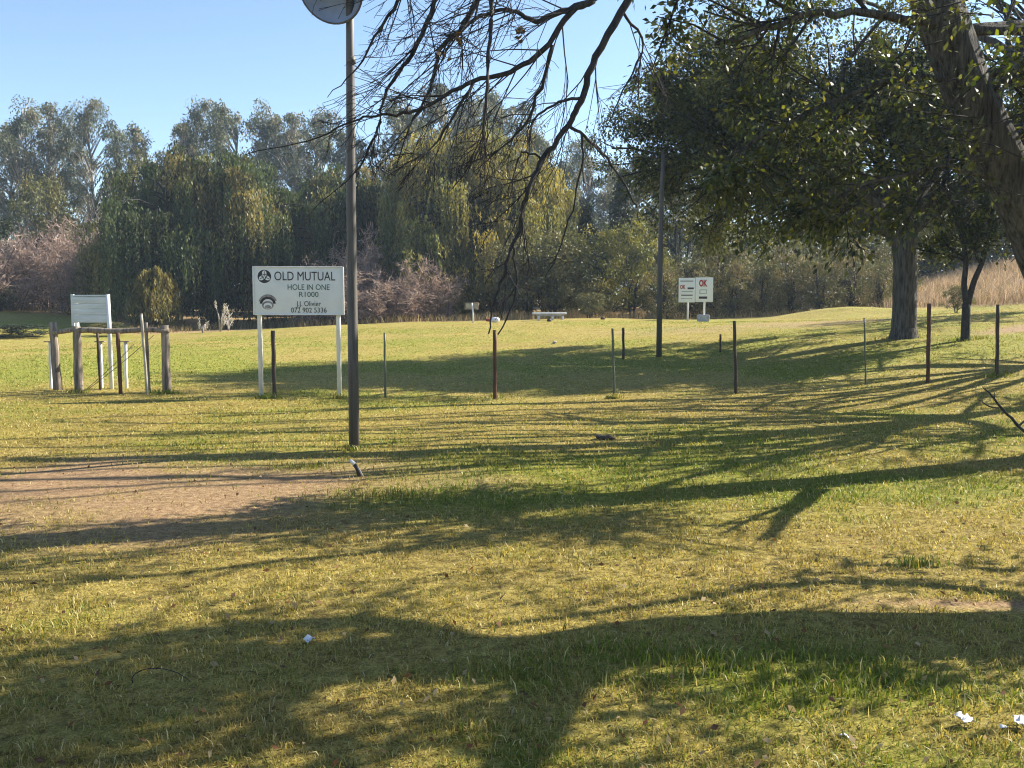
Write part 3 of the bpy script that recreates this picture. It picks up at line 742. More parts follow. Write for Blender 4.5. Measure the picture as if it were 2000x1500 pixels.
# --- further trees standing to the right of the view; they throw the long shadows across the grass
def side_tree(seed, base, H, r, label, leaf_keep, limbs, leafsize=0.11, lean=(0, 0), extra=()):
    T = Tree(seed)
    b = np.array([base[0], base[1], 0.0]); b[2] = g1(b[0], b[1])
    root = thing('side_tree', label, 'tree', b)
    fork = b + np.array([lean[0] * .6, lean[1] * .6, H * 0.38])
    T.path([b - UP * 0.2, b + UP * 0.4 + np.array([lean[0] * .05, lean[1] * .05, 0]), b + np.array([lean[0] * .3, lean[1] * .3, H * 0.2]), fork], r, r * 0.72, 10)
    prm = dict(OAK, num=[6, 5, 4], rmin=0.006)
    for k in range(limbs):
        a = 2.4 * k + seed; e = 0.35 + 0.9 * ((k * 0.37) % 1)
        T.grow(fork - UP * 0.3 * (k % 3), (math.cos(a), math.sin(a), e), H * 0.5, r * 0.5, 0, prm)
    for pts, r0 in extra:
        qq, rr = T.path([fork - UP * 0.2] + list(pts), r0 * 1.25, r0 * 0.7, 6, 5, 0.03)
        T.children(qq, rr, 1.2, 1, prm, None, 12)
    if leaf_keep > 0: T.dress(7, leafsize, 0.09, DARK, 0.25, leaf_keep)
    T.finish(root, M['bark'], M['bark_dark'], M['leaf'], b)
srng = np.random.default_rng(8)
def streak(y0, y1, h0, h1, x0=1500, x1=-150):
    return [lift(x0 + (x1 - x0) * t, y0 + (y1 - y0) * t + srng.normal(0, 5), h0 + (h1 - h0) * t + srng.normal(0, .12)) for t in (0, .35, .7, 1)]
side_tree(31, (11.2, 15.9), 9.5, 0.26, 'half bare tree rooted right of the near post line', 0.16, 5, extra=[
    ([lift(1500, 850, 4.6), lift(1100, 872, 6), lift(500, 890, 8), lift(0, 900, 9.5)], 0.19), ([lift(1400, 820, 5.5), lift(900, 835, 7.5), lift(300, 850, 9.5)], 0.08),
    ([lift(900, 915, 6.5), lift(300, 930, 8.5), lift(-200, 940, 10)], 0.07), ([lift(1700, 835, 4.4), lift(1200, 850, 6.2), lift(700, 870, 8)], 0.08)] + [(streak(a, b, h, h + 3.6), r_) for a, b, h, r_ in [(858, 905, 5.2, .05), (872, 925, 5.4, .05), (842, 880, 5.4, .06), (832, 868, 5.6, .05), (885, 945, 5.6, .04), (890, 965, 5.8, .05), (895, 985, 5.8, .035), (866, 912, 5.6, .09)]])
side_tree(32, (14.2, 20.5), 8.0, 0.22, 'twiggy tree with thin crown beyond the half bare one', 0.2, 5, extra=[
    ([lift(1640, 768, 6), lift(1000, 790, 8.5), lift(400, 815, 10.5)], 0.10), ([lift(1700, 725, 5.5), lift(1200, 750, 8), lift(700, 765, 10)], 0.07), ([lift(1500, 790, 6.5), lift(1000, 812, 8.8), lift(500, 830, 10.6)], 0.07)] + [(streak(a, b, h, h + 3.5, 1650, 100), r_) for a, b, h, r_ in [(775, 812, 6.5, .05), (785, 828, 6.8, .06), (797, 842, 7.0, .05), (760, 790, 6.5, .05), (742, 772, 6.5, .05), (810, 858, 7.2, .05)]])
side_tree(33, (20.5, 33.0), 8.5, 0.28, 'leafy tree up the slope near the dry grass bank', 0.9, 9)
side_tree(34, (8.9, 12.9), 5.0, 0.10, 'slender sapling tree close behind the leaning trunk', 0.25, 6, 0.08)

# --- clump trees of the far tree line
def clump_tree(seed, H, R, env, nc, per, cr, leaf, aspect, cols, trunk_r, droop=0.3, stems=1, zmin=0.25, flat=1.0, stem_spread=0.25, lobes=0, lobe_r=1.3):
    """a tree built from leaf clumps on limbs; returns (wood, crown) accumulators in metres, base at origin"""
    rng = np.random.default_rng(seed); wood, crown = Acc(), Acc()
    cols = np.array(cols)
    lean = rng.normal(0, 0.03, 2)
    tips = []
    for s in range(stems):
        a = 2 * math.pi * s / stems + rng.uniform(0, 1); o = np.array([math.cos(a), math.sin(a), 0]) * (0 if stems == 1 else stem_spread * R * 0.35)
        pts = [np.array([0, 0, -0.3]) + o * 0.4]
        hh = H * (0.9 if stems == 1 else rng.uniform(0.55, 0.85))
        for k in range(1, 6):
            t = k / 5
            pts.append(np.array([lean[0] * hh * t, lean[1] * hh * t, hh * t]) + o * (0.4 + 2.2 * t) + np.r_[rng.normal(0, 0.012 * H, 2), 0])
        pts = np.array(pts)
        wood.tube(pts, np.linspace(trunk_r, trunk_r * 0.15, 6), 7)
        tips.append(pts)
    base_u = rng.permutation(nc) / nc
    LB = []
    for j in range(lobes):
        u = zmin + (1 - zmin) * (j + 0.6) / lobes; a = 2.4 * j + rng.uniform(-.5, .5); rr = env(u) * R * rng.uniform(0.35, 0.95)
        LB.append((math.cos(a) * rr, math.sin(a) * rr, H * u))
    for k in range(nc):
        u = zmin + (1 - zmin) * base_u[k]
        z = H * u
        rad = env(u) * R
        a = rng.uniform(0, 2 * math.pi); rr = rad * math.sqrt(rng.uniform(0.05, 1.0))
        c = np.array([math.cos(a) * rr + lean[0] * z, math.sin(a) * rr + lean[1] * z, z])
        if LB:
            q = np.array(LB[k % len(LB)]); o = rng.normal(0, 1, 3); c = q + o / np.linalg.norm(o) * lobe_r * rng.uniform(0.3, 1) ** 0.5 * np.array([1, 1, 1.15]); c[2] = min(c[2], H); rr = np.hypot(c[0], c[1]); z = c[2]
        st = tips[rng.integers(0, stems)]
        zs = max(0.1 * H, z - 0.9 * rr - 0.06 * H); f = np.interp(zs, st[:, 2], np.arange(6)); i = min(int(f), 4)
        s0 = st[i] + (st[i + 1] - st[i]) * (f - i)
        mid = (s0 + c) / 2 + np.array([0, 0, 0.05 * H * rng.uniform(-.3, 1)])
        wood.tube([s0, mid, c], [trunk_r * 0.22, trunk_r * 0.14, trunk_r * 0.05], 4, False)
        n = int(per * rng.uniform(0.6, 1.4)); sc = cr * rng.uniform(0.6, 1.35)
        off = rng.normal(0, 1, (n, 3)); off = off / np.linalg.norm(off, axis=1)[:, None] * (rng.uniform(0, 1, n) ** 0.45)[:, None] * sc
        off[:, 2] *= flat; off[:, 2] -= droop * np.hypot(off[:, 0], off[:, 1])
        ax = off / sc * 0.5 + rng.normal(0, 0.5, (n, 3)); ax[:, 2] -= droop * 1.6
        ck = cols[rng.integers(0, len(cols))] * rng.uniform(0.75, 1.25)
        crown.leaves(c + off, ax, rng.normal(0, 0.8, (n, 3)) + UP * 0.5, leaf * rng.uniform(0.6, 1.4, n), leaf * aspect * rng.uniform(0.7, 1.3, n), ck[None] * rng.uniform(0.7, 1.3, (n, 1)))
    return wood, crown

def place_tree(name, label, cat, wood_me, crown_me, pos, sx, sz, rz, group=None):
    z = g1(pos[0], pos[1])
    root = thing(name, label, cat, (pos[0], pos[1], z), group, rz)
    root.scale = (sx, sx, sz)
    link('trunk', wood_me, root); link('crown', crown_me, root)
    return root

def base_at(px, Y):
    x = (px - 1000) / FPX * Y
    return np.array([x, Y, g1(x, Y)])

def top_h(px, py, Y):
    """height of a tree at forward distance Y whose top shows at that pixel"""
    b = base_at(px, Y)
    return P(px, py, Y)[2] - b[2]

gum_env = lambda u: (0.55 + 0.6 * math.sin(min(1, max(0, (u - 0.15) / 0.85)) * math.pi) ** 0.7) * (1.0 if u < 0.8 else max(0.12, 1 - (u - 0.8) / 0.2 * 0.85)) * (0.62 if u > 0.9 else 1)
GUM = [(0.10, 0.12, 0.085), (0.13, 0.145, 0.10), (0.085, 0.105, 0.08), (0.15, 0.15, 0.10), (0.19, 0.18, 0.13)]
gums = []
for s in range(4):
    w, c = clump_tree(100 + s, 18.0, 3.1 + 0.4 * (s % 2), gum_env, 150, 95, 0.72, 0.33, 0.30, GUM, 0.24, 0.4, 1, 0.2, 1.1, 0.25, 17, 1.25)
    gums.append((w.mesh('gum_trunk', M['bark_gum'], True), c.mesh('gum_crown', M['leaf_far'], False, True)))
GUMS = [(-60, 255, 92, 1.1), (18, 240, 90, 1.0), (68, 196, 86, 0.95), (128, 205, 90, 1.0), (197, 197, 87, 0.95), (272, 243, 84, 0.85), (312, 330, 80, .7), (372, 245, 83, 0.75), (405, 196, 88, 0.9), (452, 202, 86, 1.0), (528, 203, 88, 1.0), (580, 225, 84, 1.0),
        (636, 215, 90, 0.95), (690, 255, 86, 0.9), (785, 182, 86, 1.0), (855, 168, 90, 1.1), (925, 190, 84, 1.05), (985, 182, 88, 1.1), (1045, 238, 84, 0.95), (1130, 272, 80, 0.8), (1190, 315, 82, 0.9), (1260, 300, 84, 1.0), (1400, 320, 84, 1.0), (1600, 300, 88, 1.1)]
for k, (px, py, Y, sx) in enumerate(GUMS):
    w, c = gums[k % 4]
    b = base_at(px, Y)
    wh = 'the pink brown thicket' if px < 340 else 'the large dark willow' if px < 700 else 'the golden willow' if px < 1080 else 'the yellow bushy trees and shade tree'
    place_tree('eucalyptus_tree', 'tall grey green eucalyptus rising behind ' + wh, 'tree', w, c, b, sx, top_h(px, py, Y) / 18.3, 1.7 * k, 'eucalyptus row behind ' + wh)

# --- willows
def willow(seed, H, R, cols, nm=150, drop=(1.1, 3.0), per=22):
    """weeping willow: mops of hanging strands over the whole dome, on arching limbs"""
    rng = np.random.default_rng(seed); wood, crown = Acc(), Acc()
    cols = np.array(cols)
    wood.tube([(0, 0, -.3), (0.1, 0, H * .12), (0.0, 0.1, H * .30)], [R * 0.085, R * 0.075, R * 0.055], 9)
    order = rng.permutation(nm)
    ph = rng.uniform(0, 6.28, 3)
    for k in range(nm):
        u = 0.22 + 0.78 * ((k + 0.5) / nm) ** 0.8; a = 2.39996 * k + rng.uniform(-.4, .4)
        prof = math.sqrt(max(0.02, 1 - ((u - 0.35) / 0.67) ** 2)) if u > 0.35 else 0.97
        prof *= 1 + 0.18 * math.sin(2 * a + ph[0]) + 0.16 * math.sin(3 * a + 5 * u + ph[1])
        inner = rng.uniform() < 0.25
        rr = R * prof * (rng.uniform(0.25, 0.7) if inner else rng.uniform(0.78, 1.08))
        c0 = np.array([math.cos(a) * rr, math.sin(a) * rr, H * u * rng.uniform(0.95, 1.04)])
        out = np.array([math.cos(a), math.sin(a), 0])
        s0 = np.array([0, 0.05, H * min(0.3, 0.7 * u)]); mid = c0 * np.array([.5, .5, 0]) + UP * (c0[2] + 0.10 * H)
        t = np.linspace(0, 1, 6)[:, None]; q = (1 - t) ** 2 * s0 + 2 * t * (1 - t) * mid + t ** 2 * c0
        wood.tube(q, np.linspace(R * 0.018, R * 0.004, 6), 4, False)
        ck = cols[rng.integers(0, len(cols))] * rng.uniform(0.6, 1.45)
        big = rng.uniform(0.7, 1.35); wid = 0.145 * R ** 0.5 * big
        for _ in range(int(per * big)):
            o = c0 + rng.normal(0, 1, 3) * np.array([wid, wid, wid * 0.45]) + out * 0.1
            L = rng.uniform(*drop) * big; L = min(L, max(0.4, o[2] - rng.uniform(0.1, 0.7)))
            n = max(5, int(L / 0.11)); sl = np.linspace(0, 1, n) * L
            od = nrm(out + rng.normal(0, 0.6, 3) * np.array([1, 1, 0])) * rng.uniform(0.15, 0.6); sw = rng.normal(0, 0.05, 2)
            c = o + od * (1 - np.exp(-2.2 * sl))[:, None] + np.c_[sw[0] * sl, sw[1] * sl, -sl + 0.30 * np.sin(np.minimum(sl * 2.6, 3.1))]
            c += rng.normal(0, 0.04, c.shape)
            ax = np.array([0, 0, -1.0]) + rng.normal(0, 0.35, (n, 3)); nr = rng.normal(0, 1, (n, 3))
            crown.leaves(c, ax, nr, 0.25 * rng.uniform(0.6, 1.3, n), 0.075 * rng.uniform(0.6, 1.4, n), (ck * rng.uniform(0.8, 1.2))[None] * rng.uniform(0.7, 1.3, (n, 1)))
    # inner foliage, its shade painted as a darker leaf colour
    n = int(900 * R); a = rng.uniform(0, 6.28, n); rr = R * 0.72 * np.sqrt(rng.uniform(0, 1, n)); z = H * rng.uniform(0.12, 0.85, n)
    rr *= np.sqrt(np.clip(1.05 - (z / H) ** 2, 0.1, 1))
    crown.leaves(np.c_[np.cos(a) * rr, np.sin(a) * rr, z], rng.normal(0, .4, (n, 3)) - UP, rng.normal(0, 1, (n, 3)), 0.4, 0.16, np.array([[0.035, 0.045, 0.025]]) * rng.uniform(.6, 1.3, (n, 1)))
    return wood, crown
W_GREEN = [(0.055, 0.078, 0.035), (0.07, 0.095, 0.04), (0.125, 0.13, 0.05), (0.05, 0.068, 0.035), (0.17, 0.15, 0.065)]
W_GOLD = [(0.22, 0.20, 0.065), (0.18, 0.175, 0.06), (0.25, 0.215, 0.07), (0.12, 0.135, 0.05), (0.15, 0.155, 0.055)]
W_DULL = [(0.15, 0.135, 0.045), (0.11, 0.11, 0.04), (0.19, 0.16, 0.05)]
WILL = [('large dark green weeping willow left of the hole in one sign', 415, 300, 57, 1.0, 5.3, W_GREEN, 1),
        ('golden green weeping willow behind the brown bare shrubs, largest of the willows', 900, 262, 60, 1.0, 6.0, W_GOLD, 2),
        ('shadowy willow between the two large willows', 680, 335, 62, 1.0, 4.2, W_GREEN, 3),
        ('small yellow willow at the foot of the large dark willow', 303, 524, 51, 1.0, 0.72, W_DULL, 4),
        ('low golden willow hanging over the bare brown shrubs', 835, 445, 54.5, 1.0, 2.4, W_GOLD, 5),
        ('narrow yellow willow beside the pink brown thicket', 215, 470, 57.5, 1.0, 1.5, W_GOLD, 6),
        ('pale willow on the right flank of the golden willow', 1035, 320, 59, 1.0, 2.9, W_GOLD, 7)]
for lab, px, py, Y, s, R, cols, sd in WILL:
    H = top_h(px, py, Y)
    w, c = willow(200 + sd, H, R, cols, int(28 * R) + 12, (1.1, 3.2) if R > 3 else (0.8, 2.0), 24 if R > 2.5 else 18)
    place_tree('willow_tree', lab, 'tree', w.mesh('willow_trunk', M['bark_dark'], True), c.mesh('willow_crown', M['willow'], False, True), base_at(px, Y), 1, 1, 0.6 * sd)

# --- bushy trees, conifers and dark backing
round_env = lambda u: math.sqrt(max(0.03, 1 - ((u - 0.5) / 0.55) ** 2))
cone_env = lambda u: max(0.06, 1.05 - u)
YG = [(0.20, 0.19, 0.04), (0.16, 0.165, 0.04), (0.12, 0.13, 0.035), (0.09, 0.105, 0.03), (0.24, 0.21, 0.05)]
OLV = [(0.10, 0.105, 0.045), (0.13, 0.13, 0.055), (0.08, 0.09, 0.04), (0.16, 0.145, 0.06)]
DGR = [(0.035, 0.05, 0.03), (0.045, 0.06, 0.035), (0.03, 0.045, 0.03), (0.055, 0.07, 0.035)]
DRY = [(0.17, 0.15, 0.07), (0.12, 0.12, 0.05), (0.09, 0.10, 0.04), (0.24, 0.19, 0.10), (0.13, 0.13, 0.05)]
def bush_set(seed, cols, n, env, R=2.6, H=6.0, nc=70, per=90, cr=0.6, leaf=0.2, stems=3, zmin=0.12, mat='bark_dark', flat=0.9, droop=.15):
    out = []
    for s in range(n):
        w, c = clump_tree(seed + s, H, R, env, nc, per, cr, leaf, 0.5, cols, 0.09, droop, stems, zmin, flat)
        out.append((w.mesh('bush_wood', M[mat], True), c.mesh('bush_leaf', M['leaf_far'], False, True), H, R))
    return out
yg = bush_set(300, YG, 2, round_env)
ol = bush_set(320, OLV, 2, round_env, zmin=0.2)
dk = bush_set(340, DGR, 2, lambda u: 1.0 if u < 0.6 else round_env(u), zmin=0.02, nc=110, per=70, leaf=0.26)
cf = bush_set(360, DGR, 1, cone_env, R=2.0, H=8.0, stems=1, nc=90, cr=0.45, flat=0.6)
dr = bush_set(380, DRY, 2, round_env, R=2.2, H=4.2, nc=85, per=60, cr=0.55, leaf=0.17, stems=7, zmin=0.03)
def put(kind, i, name, label, px, py, Y, wpx, rz, group=None, cat='tree'):
    w, c, H, R = kind[i % len(kind)]
    h = top_h(px, py, Y); half = wpx / 2 * Y / FPX
    return place_tree(name, label, cat, w, c, base_at(px, Y), half / (R * 1.12), h / (H * 1.06), rz, group)
put(yg, 0, 'bushy_tree', 'yellow leafed bushy tree by the second lamp pole', 1235, 420, 52, 150, 0.3)
put(ol, 0, 'bushy_tree', 'olive bushy tree right behind the white bench', 1080, 445, 52, 200, 1.1)
put(ol, 1, 'bushy_tree', 'dull olive bush left of the bench, between willow and bench', 985, 470, 53, 130, 2.1)
put(yg, 1, 'bushy_tree', 'yellow green bushy tree right of the one behind the bench', 1160, 440, 54, 150, 2.4)
put(cf, 0, 'conifer_tree', 'dark conical evergreen standing behind the yellow bushy trees', 1140, 385, 60, 120, 0.2)
put(cf, 0, 'conifer_tree', 'light green conifer beside the lamp pole among bushes', 1215, 315, 60, 150, 1.2)
put(ol, 0, 'bushy_tree', 'round olive tree below the eucalyptus row, above pink brown thicket', 100, 335, 66, 150, 2.9)
put(ol, 1, 'bushy_tree', 'faded olive tree between the eucalyptus row and the large dark willow', 290, 285, 66, 110, 0.5)
put(ol, 1, 'bushy_tree', 'tree half hidden under the shade tree crown, right of second lamp pole', 1325, 300, 58, 230, 1.5)
put(yg, 1, 'bushy_tree', 'leafy tree under the shade tree crown above the two panel sign', 1440, 420, 54, 170, 0.9)
put(ol, 1, 'bushy_tree', 'broad dull tree on top of the dry grass bank', 1820, 330, 64, 300, 1.9)
put(ol, 0, 'bushy_tree', 'leafy tree at the high end of the dry grass bank', 2030, 300, 66, 300, 2.9)
put(ol, 0, 'bushy_tree', 'dull green tree behind the shade tree trunk', 1640, 380, 60, 240, 0.9)
for k, (px, py, wpx) in enumerate([(-40, 400, 190), (140, 430, 200), (260, 440, 190), (330, 430, 170), (520, 420, 190), (620, 400, 200), (730, 380, 190), (860, 400, 200), (960, 400, 200), (1060, 420, 190), (1180, 430, 200), (1300, 420, 190), (1400, 440, 200), (1520, 430, 190), (1630, 420, 200), (1740, 400, 200), (1850, 380, 200), (1960, 370, 210), (2080, 350, 200)]):
    wh = 'the pink brown thicket' if px < 240 else 'the large dark willow' if px < 640 else 'the golden willow' if px < 1050 else 'the yellow bushy trees' if px < 1350 else 'the dry bushes' if px < 1780 else 'the dry grass bank'
    put(dk, k, 'dark_thicket_tree', 'dark dense low tree filling the gap behind ' + wh, px, py, 66 + 3 * (k % 3), wpx, 1.3 * k, 'dark trees behind ' + wh)
DRYLAB = 'thin dry leafed bush at the field edge behind the two panel sign and trunk'
for k, (px, py, wpx, Y) in enumerate([(1290, 520, 100, 49), (1345, 500, 100, 50.5), (1430, 500, 110, 49.5), (1490, 505, 100, 50), (1545, 490, 120, 50), (1600, 500, 110, 49), (1660, 490, 120, 50), (1715, 505, 100, 48), (1400, 470, 130, 52), (1520, 455, 140, 53), (1630, 455, 140, 53), (1740, 470, 130, 52)]):
    put(dr, k, 'dry_bush', DRYLAB, px, py, Y, wpx, 0.9 * k, 'dry bushes along the field edge', 'bush')
put(ol, 0, 'bush', 'small grey green bush on the bank beside the forked tree', 1865, 555, 38, 75, 0.4, None, 'bush')
put(ol, 1, 'bush', 'grey green bush at the left edge above the grassy bank', 5, 552, 57.5, 110, 0.9, None, 'bush')
put(dk, 0, 'bush', 'dark leafed low bush at the foot of the left bank', 45, 632, 43.5, 120, 0.9, None, 'bush')
put(ol, 1, 'bush', 'low weedy bush behind the timber rail, right of the dark low bush', 215, 628, 45, 90, 0.2, None, 'bush')
put(ol, 0, 'bush', 'pale tussocky bush right of the white bench', 1150, 570, 48, 90, 0.2, None, 'bush')

# --- leafless pink brown shrubs
def shrub(seed, H, R, stems, twigs):
    rng = np.random.default_rng(seed); A = Acc()
    V, Q = [], []
    for s in range(stems):
        a = rng.uniform(0, 6.28); o = np.array([math.cos(a), math.sin(a), 0]) * R * math.sqrt(rng.uniform()) * 0.75
        h = H * rng.uniform(0.6, 1.0) * (1 - 0.35 * (np.linalg.norm(o) / R) ** 2)
        d = np.array([o[0] * 0.35 / R, o[1] * 0.35 / R, 1.0]) + np.r_[rng.normal(0, .12, 2), 0]
        n = 6; pts = [o]
        for k in range(n):
            d = nrm(d + rng.normal(0, 0.13, 3)); pts.append(pts[-1] + d * h / n)
        pts = np.array(pts); A.tube(pts, np.linspace(0.035, 0.008, n + 1), 4, False, np.array([0.16, 0.115, 0.10]) * rng.uniform(.7, 1.2))
        m = twigs
        f = rng.uniform(0.8, n, m); i = np.minimum(f.astype(int), n - 1)
        p0 = pts[i] + (pts[i + 1] - pts[i]) * (f - i)[:, None]
        dd = nrm(rng.normal(0, 1, (m, 3)) + np.array([0, 0, 0.55])); L = rng.uniform(0.25, 0.95, m)
        for gen in range(2):
            c = p0 + dd * L[:, None] / 2
            col = np.array([[0.34, 0.26, 0.225]]) * rng.uniform(0.6, 1.35, (len(c), 1))
            A.leaves(c, dd, rng.normal(0, 1, c.shape), L, 0.045, col)
            rep = 3
            p0 = np.repeat(p0, rep, 0) + np.repeat(dd * L[:, None], rep, 0) * rng.uniform(0.35, 1, (len(p0) * rep, 1))
            dd = nrm(np.repeat(dd, rep, 0) * 0.7 + rng.normal(0, 0.6, (len(p0), 3))); L = np.repeat(L, rep) * rng.uniform(0.3, 0.7, len(p0))
    return A
sh = [shrub(400 + s, 5.0, 2.4, 26, 55).mesh('shrub', M['dry'], False, True) for s in range(3)]
SHR = [(-20, 430, 60, 170), (70, 440, 60.5, 150), (130, 425, 61, 150), (195, 400, 60, 150), (245, 430, 58, 120), (170, 500, 58.5, 130), (20, 500, 58.5, 140), (650, 480, 53, 130), (735, 440, 53.5, 120), (790, 490, 52, 130), (700, 520, 51, 150), (840, 520, 51.5, 110), (620, 520, 51.5, 110), (770, 540, 50, 140)]
for k, (px, py, Y, wpx) in enumerate(SHR):
    b = base_at(px, Y); h = top_h(px, py, Y); half = wpx / 2 * Y / FPX
    o = link('bare_shrub', sh[k % 3], None, b); o.scale = (half / 2.1, half / 2.1, h / 5.0); o.rotation_euler = (0, 0, 1.1 * k)
    left = px < 400
    tag(o, 'leafless pink brown shrub in the thicket on the left bank' if left else 'leafless brown shrub in the clump behind the hole in one sign', 'shrub', 'bare shrubs on the left bank' if left else 'bare shrubs behind the sign')

# pale plumed reeds in front of the dark willow
for k, (px, py, h, lab) in enumerate([(430, 648, 1.35, 'pale reed clump with white plumes in front of the dark willow'), (396, 651, 0.5, 'small pale weed tuft left of the white plumed reeds'), (447, 646, 0.8, 'shorter pale reed clump right of the white plumed reeds')]):
    g = ground(px, py); A = Acc(); r = np.random.default_rng(500 + k)
    root = thing('reed_plant', lab, 'reeds', g)
    B = Acc()
    for s in range(7):
        e = np.array([r.normal(0, 0.28 * h), r.normal(0, 0.15), h * r.uniform(0.6, 1.05)])
        A.tube([(0, 0, -.05), e * np.array([.35, .35, .55]), e], [0.022, 0.018, 0.012], 4)
        if s < 4:
            n = 30; c = e + np.array([0, 0, -0.02]) + r.normal(0, 1, (n, 3)) * np.array([0.035, 0.035, 0.10])
            B = Acc(); B.leaves(c, r.normal(0, .4, (n, 3)) + UP, r.normal(0, 1, (n, 3)), 0.10, 0.03, np.array([[0.62, 0.58, 0.48]]) * r.uniform(.8, 1.1, (n, 1))); part('plume', B, M['dry'], root, False, True)['kind'] = 'stuff'
    part('stems', A, M['stone'], root, True)

# ------------------------------------------------------------------ lamp poles
def lamp_pole():
    b = P(692, 880, 10.86); b[2] = g1(b[0], b[1])
    root = thing('lamp_pole', 'tall dark steel lamp pole with a round floodlight beside the hole in one sign', 'lamp post', b)
    A = Acc(); A.tube([(0, 0, -.2), (0, 0, 1.2), (0, 0, 2.8), (0.01, 0, 4.2), (0.02, 0, 5.45)], [0.060, 0.057, 0.052, 0.046, 0.042], 14)
    part('pole', A, M['pole'], root, True)
    A = Acc(); A.tube([(0.02, 0, 4.25), (0.02, 0, 4.32)], 0.050, 14); part('collar', A, M['pole'], root, True)
    A = Acc(); A.box((0.06, 0.0, 5.03), (0.22, 0.05, 0.05), None, 0.006); part('crossarm', A, M['pole'], root)
    # bowl reflector, open face towards the viewer's lower left
    c = np.array(P(645, -22, 10.6)) - b
    n = nrm(np.array([-0.25, -0.80, -0.50])); u = nrm(np.cross(n, UP)); v = np.cross(u, n)
    R = 0.36; k = 36; a = np.arange(k) * 2 * math.pi / k
    prof = [(1.0, 0.0), (0.985, -0.05), (0.9, -0.15), (0.72, -0.25), (0.45, -0.33), (0.2, -0.36), (0.1, -0.37)]
    def bowl(scale, inset):
        V = []
        for pr, pd in prof:
            V.append(c + n * (pd + inset) + R * pr * scale * (np.cos(a)[:, None] * u + np.sin(a)[:, None] * v))
        V = np.vstack(V); Q = []
        for i in range(len(prof) - 1):
            for j in range(k): Q.append([i * k + j, i * k + (j + 1) % k, (i + 1) * k + (j + 1) % k, (i + 1) * k + j])
        return V, np.array(Q)
    A = Acc(); V, Q = bowl(1.0, 0.0); A.add(V, Q); V, Q = bowl(0.97, 0.008); A.add(V, Q[:, ::-1]); part('lamp_shade', A, M['shade_metal'], root, True)
    A = Acc(); ring = c + R * (np.cos(np.append(a, a[0]))[:, None] * u + np.sin(np.append(a, a[0]))[:, None] * v); A.tube(ring, 0.012, 6, False); part('rim', A, M['pole'], root, True)
    A = Acc(); A.tube([c - n * 0.37, c - n * 0.27, c - n * 0.22], [0.05, 0.05, 0.03], 10); A.tube([c - n * 0.33, c - n * 0.42, c - n * 0.5], [0.07, 0.08, 0.05], 12); part('lamp_holder', A, M['pole'], root, True)
    A = Acc(); A.tube([c - n * 0.23, c - n * 0.17, c - n * 0.08, c - n * 0.02, c + n * 0.0], [0.028, 0.05, 0.065, 0.05, 0.01], 14); part('bulb', A, M['white'], root, True)
    A = Acc()
    A.tube([c + u * R * 0.98 - n * .03, c + u * (R + .05) - n * 0.2, np.array([0.02, 0, c[2] + .25]), np.array([0.02, 0, 5.03])], 0.014, 6); A.tube([c - n * 0.45, np.array([0.02, 0.0, c[2] + 0.1])], 0.022, 8)
    part('bracket', A, M['pole'], root, True)
lamp_pole()
b = P(1287, 696, 24); b[2] = g1(b[0], b[1])
root = thing('lamp_pole', 'slimmer looking plain pole standing across the field by the shade tree crown', 'lamp post', b)
A = Acc(); A.tube([(0, 0, -.2), (0, 0, 2), (0.02, 0, 4), (0.05, 0, 4.95)], [0.070, 0.065, 0.055, 0.048], 12); part('pole', A, M['pole'], root, True)
A = Acc(); A.tube([(0.05, 0, 4.94), (0.05, 0, 5.0)], [0.053, 0.042], 12); part('end_cap', A, M['pole'], root, True)

# ------------------------------------------------------------------ signs
def text_mesh(txt, size, mat, align='CENTER', stretch=1.0, depth=0.0015, bold=0.0):
    cu = bpy.data.curves.new('lettering', 'FONT'); cu.body = txt; cu.size = size; cu.align_x = align; cu.align_y = 'CENTER'; cu.extrude = depth; cu.resolution_u = 4; cu.offset = size * bold
    ob = bpy.data.objects.new('lettering_curve', cu); COL.objects.link(ob)
    bpy.context.view_layer.update()
    me = bpy.data.meshes.new_from_object(ob.evaluated_get(bpy.context.evaluated_depsgraph_get()))
    bpy.data.objects.remove(ob); bpy.data.curves.remove(cu)
    co = np.empty(len(me.vertices) * 3); me.vertices.foreach_get('co', co); co = co.reshape(-1, 3)
    w = np.ptp(co[:, 0]); 
    co[:, 0] *= stretch
    V = np.c_[co[:, 0], co[:, 2] * -1, co[:, 1]]
    me.vertices.foreach_set('co', V.ravel()); me.update()
    me.materials.clear(); me.materials.append(mat)
    return me, w * stretch

def text(parent, txt, x, y, z, width=None, size=0.1, mat=None, align='CENTER', bold=0.0):
    me, w = text_mesh(txt, size, mat, align, 1.0, 0.0015, bold)
    if width:
        bpy.data.meshes.remove(me); me, w = text_mesh(txt, size, mat, align, width / w, 0.0015, bold)
    return link('lettering', me, parent, (x, y, z))

def poly(parent, name, pts, y, mat, th=0.002):
    """thin flat printed shape on a board, outline given in the board's x,z"""
    pts = np.asarray(pts, float); n = len(pts)
    V = np.vstack([np.c_[pts[:, 0], np.full(n, y), pts[:, 1]], np.c_[pts[:, 0], np.full(n, y + th), pts[:, 1]]])
    me = bpy.data.meshes.new(name)
    me.from_pydata([tuple(v) for v in V], [], [tuple(range(n))[::-1], tuple(range(n, 2 * n))] + [(i, (i + 1) % n, n + (i + 1) % n, n + i) for i in range(n)])
    me.materials.append(mat); me.update()
    return link(name, me, parent)

def ring_poly(cx, cz, r0, r1, a0, a1, n=14, sx=1.0):
    t = np.linspace(math.radians(a0), math.radians(a1), n)
    o = np.c_[cx + r1 * sx * np.cos(t), cz + r1 * np.sin(t)]; i = np.c_[cx + r0 * sx * np.cos(t[::-1]), cz + r0 * np.sin(t[::-1])]
    return np.vstack([o, i])

